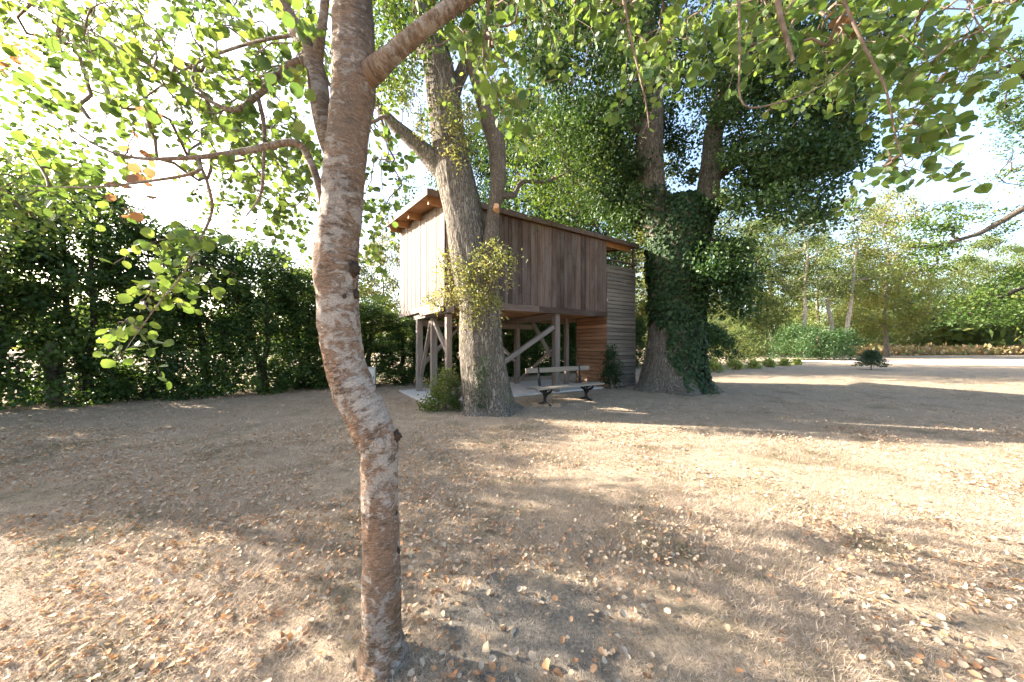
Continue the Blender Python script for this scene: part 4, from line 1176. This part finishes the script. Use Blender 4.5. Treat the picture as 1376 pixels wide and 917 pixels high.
for kind, px, Y, top in (('tall', 965, 48, 262), ('broad', 1005, 50, 300), ('tall', 1040, 56, 290), ('broad', 1100, 66, 320), ('broad', 1165, 64, 335), ('broad', 1250, 66, 375), ('tall', 1330, 76, 318), ('broad', 1290, 72, 345), ('broad', 1385, 68, 330), ('tall', 1440, 72, 320), ('broad', 1215, 76, 350), ('tall', 910, 50, 300), ('broad', 860, 52, 310), ('broad', 1500, 70, 330), ('tall', 1580, 72, 320)):
    far_tree(kind, px, Y, top, W_LAB if kind == 'broad' else 'tall crowned tree at the edge of the far wood', 'trees of the far wood')
for px, Y, top in ((1030, 45, 400), (1180, 58, 415), (1225, 60, 420), (1275, 62, 412), (1320, 60, 420), (1365, 62, 405), (1145, 56, 400), (1410, 62, 405), (975, 44, 405)):
    far_tree('low', px, Y, top, 'young bushy tree under the far wood', 'young trees of the far wood', 0.9)

# old oak outside the right edge: its boughs reach over the lawn
rng = np.random.default_rng(61)
rox = empty('spreading_oak', (21.5, 13.6, 0))
tag(rox, 'spreading oak at the lawn side with a bare crooked bough reaching over the grass', 'tree')
RY = 13.0
rows = [(1420, 530, 60, 13.6), (1418, 500, 42, 13.6), (1416, 420, 36, 13.6), (1414, 340, 34, 13.6), (1416, 250, 30, 13.6), (1420, 120, 22, 13.6), (1425, -40, 12, 13.6)]
pts, rad = px_path(rows, 70)
rox.location = (pts[0][0], 13.6, 0)
mb = MB(); mb.tube(pts, rad, 40, oak_ridges(8.1, 0.04)); child('trunk', mb.mesh('trunk', M['oak_bark']), rox)
RSK = [pts[30::5]]
limb([(1415, 268, 20, 13.5), (1376, 281, 14, RY), (1345, 298, 12, RY), (1318, 313, 10, RY), (1300, 319, 8, RY), (1280, 325, 8, RY), (1258, 331, 7, RY), (1238, 331, 5, RY), (1222, 334, 3, RY)], 60, 14, 'limb', 61, 'oak_limb_bark', rox, RSK, 3, 0.08)
limb([(1290, 322, 6, RY), (1281, 318, 5, RY), (1280, 306, 5, RY), (1262, 308, 4, RY), (1245, 310, 2, RY)], 20, 8, 'limb', 62, 'dark_bark', rox, RSK, 3, 0.08)
limb([(1268, 330, 5, RY), (1258, 342, 4, RY), (1260, 352, 3, RY), (1250, 362, 2, RY)], 18, 8, 'limb', 63, 'dark_bark', rox, RSK, 3, 0.08)
limb([(1416, 360, 16, 13.5), (1376, 385, 11, RY), (1330, 405, 8, RY), (1290, 420, 5, RY), (1262, 425, 3, RY)], 34, 10, 'limb', 64, 'dark_bark', rox, RSK, 3, 0.08)
limb([(1418, 180, 18, 13.6), (1390, 120, 12, 12.8), (1360, 90, 8, 12.0), (1335, 100, 4, 11.6)], 30, 10, 'limb', 65, 'dark_bark', rox, RSK, 3, 0.08)
RT = np.concatenate([
    sample_poly(rng, [(1225, 300), (1262, 280), (1300, 290), (1290, 312), (1270, 345), (1270, 362), (1240, 362), (1222, 330)], 30, RY - 0.7, RY + 0.7),
    sample_poly(rng, [(1262, 405), (1320, 385), (1400, 345), (1400, 445), (1330, 430), (1290, 435)], 62, RY - 1.2, RY + 1.2),
    sample_poly(rng, [(1345, 50), (1400, 40), (1400, 185), (1360, 180), (1330, 130)], 40, RY - 1.6, RY + 1.0),
    sample_ell(rng, (rox.location[0] + 1.0, 13.6, 10.0), (5.0, 4.5, 4.0), 120, 0.3),
])
RT = RT[(CX + RT[:, 0] / RT[:, 1] * F > 1335) | (CY - (RT[:, 2] - EYE) / RT[:, 1] * F > 270)]
nodes, par, cnt, ns = grow_to(np.concatenate(RSK), RT, 0.15)
mb = MB(); branch_tubes(mb, rng, nodes, par, cnt, ns, 0.008, 0.09, 5, 0.05)
child('branches', mb.mesh('branches', M['dark_bark']), rox)['kind'] = 'stuff'
pos = cluster_leaves(rng, RT, 80, 0.42, 0.5)
child('crown', leaves_mesh('crown', TM_HEX, pos, frames(rng, len(pos), 0.6, 0.2), rng.uniform(0.07, 0.12, len(pos)), clump_rnd(rng, len(RT), 80), M['oak_leaf']), rox)['kind'] = 'stuff'

# ------------------------------------------------------------------ shrubs and small plants
def shrub(name, loc, h, r, ncl, nl, ls, leafm, label, cat, group=None, seed=1, flat=0.8, clr=0.25, prof=None):
    t, c = tree_meshes(seed, h, h * 0.12, r, ncl, nl, ls, leafm, 'twig', 0.02, clr, flat, 3, prof or (lambda t: math.sqrt(max(0.05, 1 - (t * 1.0) ** 2.4))), TM_HEX, k=0.003)
    e = empty(name, loc, rt.uniform(0, 6))
    tag(e, label, cat, group)
    t.name = 'stems'
    obj('stems', t, e); o = obj('foliage', c, e); o['kind'] = 'stuff'
    return e
def gp(px, py):
    Y = 660 / (py - CY); return (float(P(px, py, Y)[0]), float(Y), 0.0)
x, y, _ = gp(950, 492)
shrub('shrub', (x, y, 0), 3.0, 2.0, 90, 110, 0.13, 'bush_leaf', 'rounded bright green shrub beside the ivy clad oak', 'shrub', None, 301, 0.8, 0.40)
shrub('shrub', (31.6, 35.5, 0), 3.4, 3.4, 46, 200, 0.15, 'bush_leaf', 'wide dark green shrub below the slender pale tree', 'shrub', None, 302, 0.9, 0.75)
shrub('shrub', (35.4, 36.0, 0), 2.9, 2.6, 36, 190, 0.15, 'bush_leaf', 'smaller dark shrub below the pale twin stemmed tree', 'shrub', None, 303, 0.9, 0.75)
shrub('shrub', (21.5, 31.0, 0), 3.0, 2.6, 70, 80, 0.15, 'far_leaf', 'loose grey green shrub behind the row of pale plants', 'shrub', None, 304, 0.8, 0.5)
for i, (px, py, s) in enumerate(((958, 500, 0.7), (988, 497, 0.62), (1013, 495.5, 0.52), (1032, 493.5, 0.52), (1054, 492, 0.48), (1071, 490.5, 0.42))):
    x, y, _ = gp(px, py)
    shrub('hydrangea', (x, y, 0), 0.95 * s, 0.62 * s, 26, 34, 0.12, 'pale_leaf', 'pale green leafy plant in the row at the lawn edge', 'plant', 'row of pale plants at the lawn edge', 310 + i, 0.8, 0.16)
shrub('shrub', tuple(P(600, 0, 7.75)[:2]) + (0,), 0.95, 0.42, 50, 50, 0.05, 'far_leaf', 'small leafy shrub between the oak foot and the lit cabin post', 'shrub', None, 321, 0.9, 0.13)
shrub('shrub', tuple(P(590, 0, 7.7)[:2]) + (0,), 0.35, 0.45, 30, 40, 0.05, 'oak_leaf', 'low leafy tuft on the edge of the concrete pad', 'shrub', None, 322, 0.9, 0.12)
wp = W(TU0 + 0.05, -0.22)
shrub('climbing_plant', (wp[0], wp[1], 0), 1.45, 0.34, 46, 46, 0.06, 'ivy_leaf', 'dark climbing plant on the corner of the slatted tower', 'climbing plant', None, 323, 0.9, 0.15)
# small fir on the lawn
cxp = gp(1170.5, 497)
fir = empty('young_conifer', cxp); tag(fir, 'little dark conifer standing alone on the far lawn', 'conifer')
g = np.random.default_rng(71)
mb = MB(); mb.tube([(0, 0, -0.03), (0.01, 0, 0.6), (0, 0, 1.25)], [0.035, 0.025, 0.006], 7)
pts = []; ts = []
for k in range(70):
    z = 0.30 + 0.92 * (k / 70) ** 0.9; rr = 0.95 * (1.15 - z / 1.28); a = k * 2.4
    d = np.array([math.cos(a), math.sin(a), -0.12]); e = np.array([0, 0, z]) + d * rr
    mb.tube([(0, 0, z), (np.array([0, 0, z]) + e) / 2 + [0, 0, 0.03], e], [0.010, 0.007, 0.003], 4)
    s = g.uniform(0.15, 1.0, 60)
    pts.append(np.array([0, 0, z]) + d * rr * s[:, None] + g.normal(size=(60, 3)) * [0.05, 0.05, 0.02]); ts.append(np.tile(d, (60, 1)))
obj('trunk', mb.mesh('trunk', M['twig']), fir)
pts = np.concatenate(pts); ts = np.concatenate(ts)
c = obj('foliage', leaves_mesh('foliage', TM_DIA, pts, frames(g, len(pts), 1.0, 0.1, ts * 2), g.uniform(0.06, 0.11, len(pts)), g.uniform(0, 1, len(pts)), M['conifer_leaf']), fir); c['kind'] = 'stuff'

# ------------------------------------------------------------------ distance: undergrowth, woodland belt
g = np.random.default_rng(81)
n = 9000
a = g.uniform(0, 1, n)
bx = 34 + a * 90 + g.normal(size=n) * 3; by = 47 + a * 12 + g.exponential(4.0, n)
bz = g.uniform(0.0, 1, n) ** 1.6 * 1.3 * (0.7 + 0.5 * np.sin(bx * 0.9) ** 2)
me = leaves_mesh('undergrowth', TM_DIA, np.stack([bx, by, bz], 1), frames(g, n, 0.2, -0.8), g.uniform(0.3, 0.8, n), g.uniform(0, 1, n), M['bracken'])
tag(obj('undergrowth', me), 'brown bracken and dry brush along the edge of the far wood', 'undergrowth', kind='stuff')
n = 26000
ang = g.uniform(math.radians(-20), math.radians(200), n)
rr = g.uniform(95, 135, n)
hh = 11 + 4 * np.sin(ang * 37) + 3 * np.sin(ang * 91 + 1)
z = g.uniform(0, 1, n) ** 0.8 * hh
me = leaves_mesh('woodland', TM_DIA, np.stack([np.cos(ang) * rr, np.sin(ang) * rr, z], 1), frames(g, n, 0.4, 0.2), g.uniform(1.2, 2.6, n), np.clip(np.sin(ang * 60) * 0.3 + g.uniform(0, 1, n), 0, 1), M['far_leaf'])
tag(obj('woodland', me), 'distant belt of green woodland round the fields', 'woodland', kind='stuff')

# ------------------------------------------------------------------ grass, leaf litter, fallen leaves
def soil_free(x, y):
    d = np.hypot((x - 0.08) / 0.46, (y - 1.80) / 0.40)
    return d
def grass_mat():
    m, nt, out = mat_new('straw_grass'); q = NT(nt)
    a = q.n('Attribute', attribute_name='rnd').outputs['Fac']
    oi = q.n('ObjectInfo').outputs['Random']
    pos = q.n('NewGeometry').outputs['Position']
    green = q.step(q.noise(pos, 1.3, 5, 0.65), 0.50, 0.72)
    v = q.math('ADD', q.math('MULTIPLY', a, 0.55), q.math('MULTIPLY', oi, 0.30))
    v = q.math('ADD', v, q.math('MULTIPLY', green, 0.42))
    c = q.ramp(v, [(0.0, (0.68, 0.56, 0.44)), (0.36, (0.55, 0.43, 0.32)), (0.58, (0.38, 0.295, 0.205)), (0.80, (0.235, 0.20, 0.125)), (1.0, (0.13, 0.135, 0.07))])
    b = q.bsdf(None, c, 0.75, spec=0.2)
    t = q.n('BsdfTranslucent'); q.l(c, t.inputs['Color'])
    mx = q.n('MixShader'); mx.inputs['Fac'].default_value = 0.25
    q.l(b.outputs['BSDF'], mx.inputs[1]); q.l(t.outputs['BSDF'], mx.inputs[2])
    q.l(mx.outputs['Shader'], out.inputs['Surface'])
    return m
M['straw'] = grass_mat()
def tuft(seed, nb, L, spread):
    g = np.random.default_rng(seed)
    V, Fc, A = [], [], []
    for b in range(nb):
        o = np.append(g.normal(size=2) * spread, 0)
        a = g.uniform(0, 6.28); lean = g.uniform(0.7, 1.52); l = L * g.uniform(0.5, 1.3); w = g.uniform(0.0008, 0.0019)
        d = np.array([math.cos(a) * math.sin(lean), math.sin(a) * math.sin(lean), math.cos(lean)])
        s = np.array([-math.sin(a), math.cos(a), 0]) * w
        bend = g.normal(size=3) * 0.28 * l; bend[2] -= 0.18 * l
        m1 = o + d * l * 0.5 + bend * 0.2; e = o + d * l + bend; e[2] = max(e[2], 0.003)
        i = len(V)
        V += [o - s, o + s, m1 + s * 0.8, m1 - s * 0.8, e]
        Fc += [(i, i + 1, i + 2), (i, i + 2, i + 3), (i + 3, i + 2, i + 4)]
        A += [g.uniform(0, 1)] * 5
    me = np_mesh('grass_tuft', np.array(V), np.array(Fc), M['straw'], attrs={'rnd': A})
    return bpy.data.objects.new('grass_tuft', me)
TUFTS = [tuft(500 + i, 22, 0.055, 0.030) for i in range(7)]
g = np.random.default_rng(91)
def scatter(n, d0, d1, power, half=1.75):
    d = (g.uniform(d0 ** power, d1 ** power, n)) ** (1 / power)
    x = g.uniform(-half, half, n) * (d + 0.5)
    return x, d
x1, y1 = scatter(84000, 0.75, 5.0, 1.15)
x2, y2 = scatter(42000, 4.5, 14.0, 1.0)
x3, y3 = scatter(9000, 13.0, 30.0, 1.0)
gx = np.concatenate([x1, x2, x3]); gy = np.concatenate([y1, y2, y3])
gs = np.concatenate([g.uniform(0.55, 1.15, len(x1)), g.uniform(0.8, 1.5, len(x2)), g.uniform(1.2, 2.2, len(x3))])
sd_ = soil_free(gx, gy) + np.array([noise.noise((a * 3, b * 3, 0)) for a, b in zip(gx, gy)]) * 0.8
ok = (sd_ > 0.95) | (g.random(len(gx)) < 0.10)
pn = np.array([noise.noise((a * 0.9, b * 0.9, 7)) + 0.6 * noise.noise((a * 4.2, b * 4.2, 2)) for a, b in zip(gx, gy)])
gs = gs * np.clip(0.95 + 0.6 * pn, 0.45, 1.35)
ok &= g.random(len(gx)) < np.clip(0.95 + 0.8 * pn, 0.45, 1)
rel = np.stack([gx - C0[0], gy - C0[1]], 1)
uu = rel @ U; vv = rel @ V
ok &= ~((uu > -0.4) & (uu < 5.9) & (vv > 0.05) & (vv < 3.1))
gx, gy, gs = gx[ok], gy[ok], gs[ok]
me = bpy.data.meshes.new('grass')
me.vertices.add(len(gx))
me.vertices.foreach_set('co', np.stack([gx, gy, ground_z(gx, gy) - 0.004], 1).astype(np.float32).ravel())
for nme, arr in (('rotz', g.uniform(0, 6.283, len(gx))), ('scl', gs)):
    at = me.attributes.new(nme, 'FLOAT', 'POINT'); at.data.foreach_set('value', arr.astype(np.float32))
me.update()
me.materials.append(M['straw'])
grass = obj('grass', me)
tag(grass, 'short dry straw grass covering the lawn', 'grass', kind='stuff')
ng = bpy.data.node_groups.new('grass_scatter', 'GeometryNodeTree')
ng.interface.new_socket('Geometry', in_out='INPUT', socket_type='NodeSocketGeometry')
ng.interface.new_socket('Geometry', in_out='OUTPUT', socket_type='NodeSocketGeometry')
gi = ng.nodes.new('NodeGroupInput'); go = ng.nodes.new('NodeGroupOutput')
jn = ng.nodes.new('GeometryNodeGeometryToInstance')
for t in reversed(TUFTS):
    oi = ng.nodes.new('GeometryNodeObjectInfo'); oi.inputs['Object'].default_value = t
    ng.links.new(oi.outputs['Geometry'], jn.inputs[0])
iop = ng.nodes.new('GeometryNodeInstanceOnPoints')
iop.inputs['Pick Instance'].default_value = True
rv = ng.nodes.new('FunctionNodeRandomValue'); rv.data_type = 'INT'
rv.inputs[4].default_value = 0; rv.inputs[5].default_value = len(TUFTS) - 1
na = ng.nodes.new('GeometryNodeInputNamedAttribute'); na.data_type = 'FLOAT'; na.inputs['Name'].default_value = 'rotz'
nb_ = ng.nodes.new('GeometryNodeInputNamedAttribute'); nb_.data_type = 'FLOAT'; nb_.inputs['Name'].default_value = 'scl'
cv = ng.nodes.new('ShaderNodeCombineXYZ')
ng.links.new(na.outputs['Attribute'], cv.inputs['Z'])
ng.links.new(gi.outputs[0], iop.inputs['Points'])
ng.links.new(jn.outputs[0], iop.inputs['Instance'])
ng.links.new(rv.outputs[2], iop.inputs['Instance Index'])
ng.links.new(cv.outputs[0], iop.inputs['Rotation'])
ng.links.new(nb_.outputs['Attribute'], iop.inputs['Scale'])
ng.links.new(iop.outputs[0], go.inputs[0])
md = grass.modifiers.new('scatter', 'NODES'); md.node_group = ng

# leaf litter
g = np.random.default_rng(95)
def litter_frames(n):
    nn = unit(g.normal(size=(n, 3)) * 0.42 + np.array([0, 0, 1.0]))
    t = g.normal(size=(n, 3)); t = unit(t - nn * (t * nn).sum(1, keepdims=True))
    return np.stack([np.cross(t, nn), t, nn], 2)
xa, ya = scatter(36000, 0.8, 6.0, 1.1)
xb, yb = scatter(14000, 5.0, 13.0, 1.0)
lx = np.concatenate([xa, xb]); ly = np.concatenate([ya, yb])
dens = np.array([noise.noise((a * 1.1, b * 1.1, 3.3)) for a, b in zip(lx, ly)]) + np.where(lx < 0.3, 0.15, -0.10)
ok = (g.random(len(lx)) < np.clip(0.48 + 1.4 * dens, 0.06, 1)) & ((soil_free(lx, ly) > 0.9) | (g.random(len(lx)) < 0.25))
lx, ly = lx[ok], ly[ok]
near = np.hypot(lx, ly)
pick = np.argsort(near + g.uniform(0, 1.6, len(near)))[:300]
rest = np.ones(len(lx), bool); rest[pick] = False
TM_CURL = (np.array([[0, 0, 0.12], [0.34, 0.22, 0.22], [0.36, 0.68, 0.26], [0, 1, 0.16], [-0.36, 0.68, 0.24], [-0.34, 0.22, 0.28], [0, 0.5, 0.0]]), np.array([[0, 1, 6], [1, 2, 6], [2, 3, 6], [3, 4, 6], [4, 5, 6], [5, 0, 6]]))
n = rest.sum()
pos = np.stack([lx[rest], ly[rest], ground_z(lx[rest], ly[rest]) + g.uniform(0.008, 0.030, n)], 1)
me = leaves_mesh('leaf_litter', TM_CURL, pos, litter_frames(n), g.uniform(0.014, 0.042, n), np.where(g.random(n) < np.where(lx[rest] < 0.3, 0.25, 0.08) * np.clip(1.6 - 0.25 * ly[rest], 0, 1), g.uniform(0.54, 0.82, n), g.uniform(0, 1, n)), M['litter'])
tag(obj('leaf_litter', me), 'scattered small dry leaves over the straw lawn', 'leaf litter', kind='stuff')
def fallen(kind, seed):
    q = np.random.default_rng(seed)
    n = 7; a = np.linspace(0, 1, n)
    hw = 0.42 * np.sin(np.pi * a ** 0.85) ** 0.75
    curl = q.uniform(0.1, 0.9); bendy = q.uniform(-0.35, 0.35)
    v = [(0, y, bendy * (y - 0.5) ** 2 * 2) for y in a]
    for sgn in (1, -1):
        v += [(sgn * w * (1 + 0.12 * q.normal()), y + 0.03 * q.normal(), bendy * (y - 0.5) ** 2 * 2 + curl * w * (0.9 if sgn > 0 else 0.6) + 0.03 * q.normal()) for y, w in zip(a, hw)]
    f = []
    for k in range(n - 1):
        f.append((k, n + k, n + k + 1, k + 1)); f.append((k, k + 1, 2 * n + k + 1, 2 * n + k))
    return np_mesh('fallen_leaf', np.array(v), np.array(f), M['fallen_leaf_' + kind], True)
FK = {'tan': [fallen('tan', 600 + i) for i in range(4)], 'orange': [fallen('orange', 620 + i) for i in range(4)], 'brown': [fallen('brown', 640 + i) for i in range(4)]}
FL = {'tan': 'pale tan dry leaf lying on the straw lawn', 'orange': 'orange dry leaf lying on the straw lawn', 'brown': 'dark brown curled leaf lying on the straw lawn'}
RR = litter_frames(300)
for j, i in enumerate(pick):
    kd = rt.choices(['tan', 'orange', 'brown'], [0.45, 0.30, 0.25])[0]
    o = bpy.data.objects.new('fallen_leaf', rt.choice(FK[kd]))
    mtx = Matrix(RR[j].tolist()).to_4x4() @ Matrix.Scale(rt.uniform(0.022, 0.055), 4)
    mtx.translation = Vector((float(lx[i]), float(ly[i]), float(ground_z(lx[i], ly[i])) + rt.uniform(0.012, 0.03)))
    link(o); o.matrix_world = mtx
    tag(o, FL[kd], 'fallen leaf', kd + ' fallen leaves')
# fallen twigs
for i, (a, b, r, lab) in enumerate((((628, 790), (662, 845), 0.0022, 'thin straight twig lying across the bare earth patch'), ((553, 860), (590, 917), 0.0025, 'grey twig lying at the foot of the aspen'), ((752, 778), (800, 800), 0.002, 'short pale twig beside the bare earth patch'))):
    p0 = np.array(gp(*a)); p1 = np.array(gp(*b))
    s = np.linspace(0, 1, 8)[:, None]
    p = p0 + (p1 - p0) * s + np.random.default_rng(i).normal(size=(8, 3)) * [0.006, 0.006, 0.003] + [0, 0, 0.022]
    mb = MB(); mb.tube(p, np.linspace(r, r * 0.5, 8), 5)
    d = p[4] - p[3]
    mb.tube([p[4], p[4] + [0.03, 0.02, 0.012], p[4] + [0.05, 0.05, 0.018]], [r * 0.7, r * 0.6, r * 0.4], 4)
    tag(obj('fallen_twig', mb.mesh('fallen_twig', M['bench_wood'])), lab, 'twig')
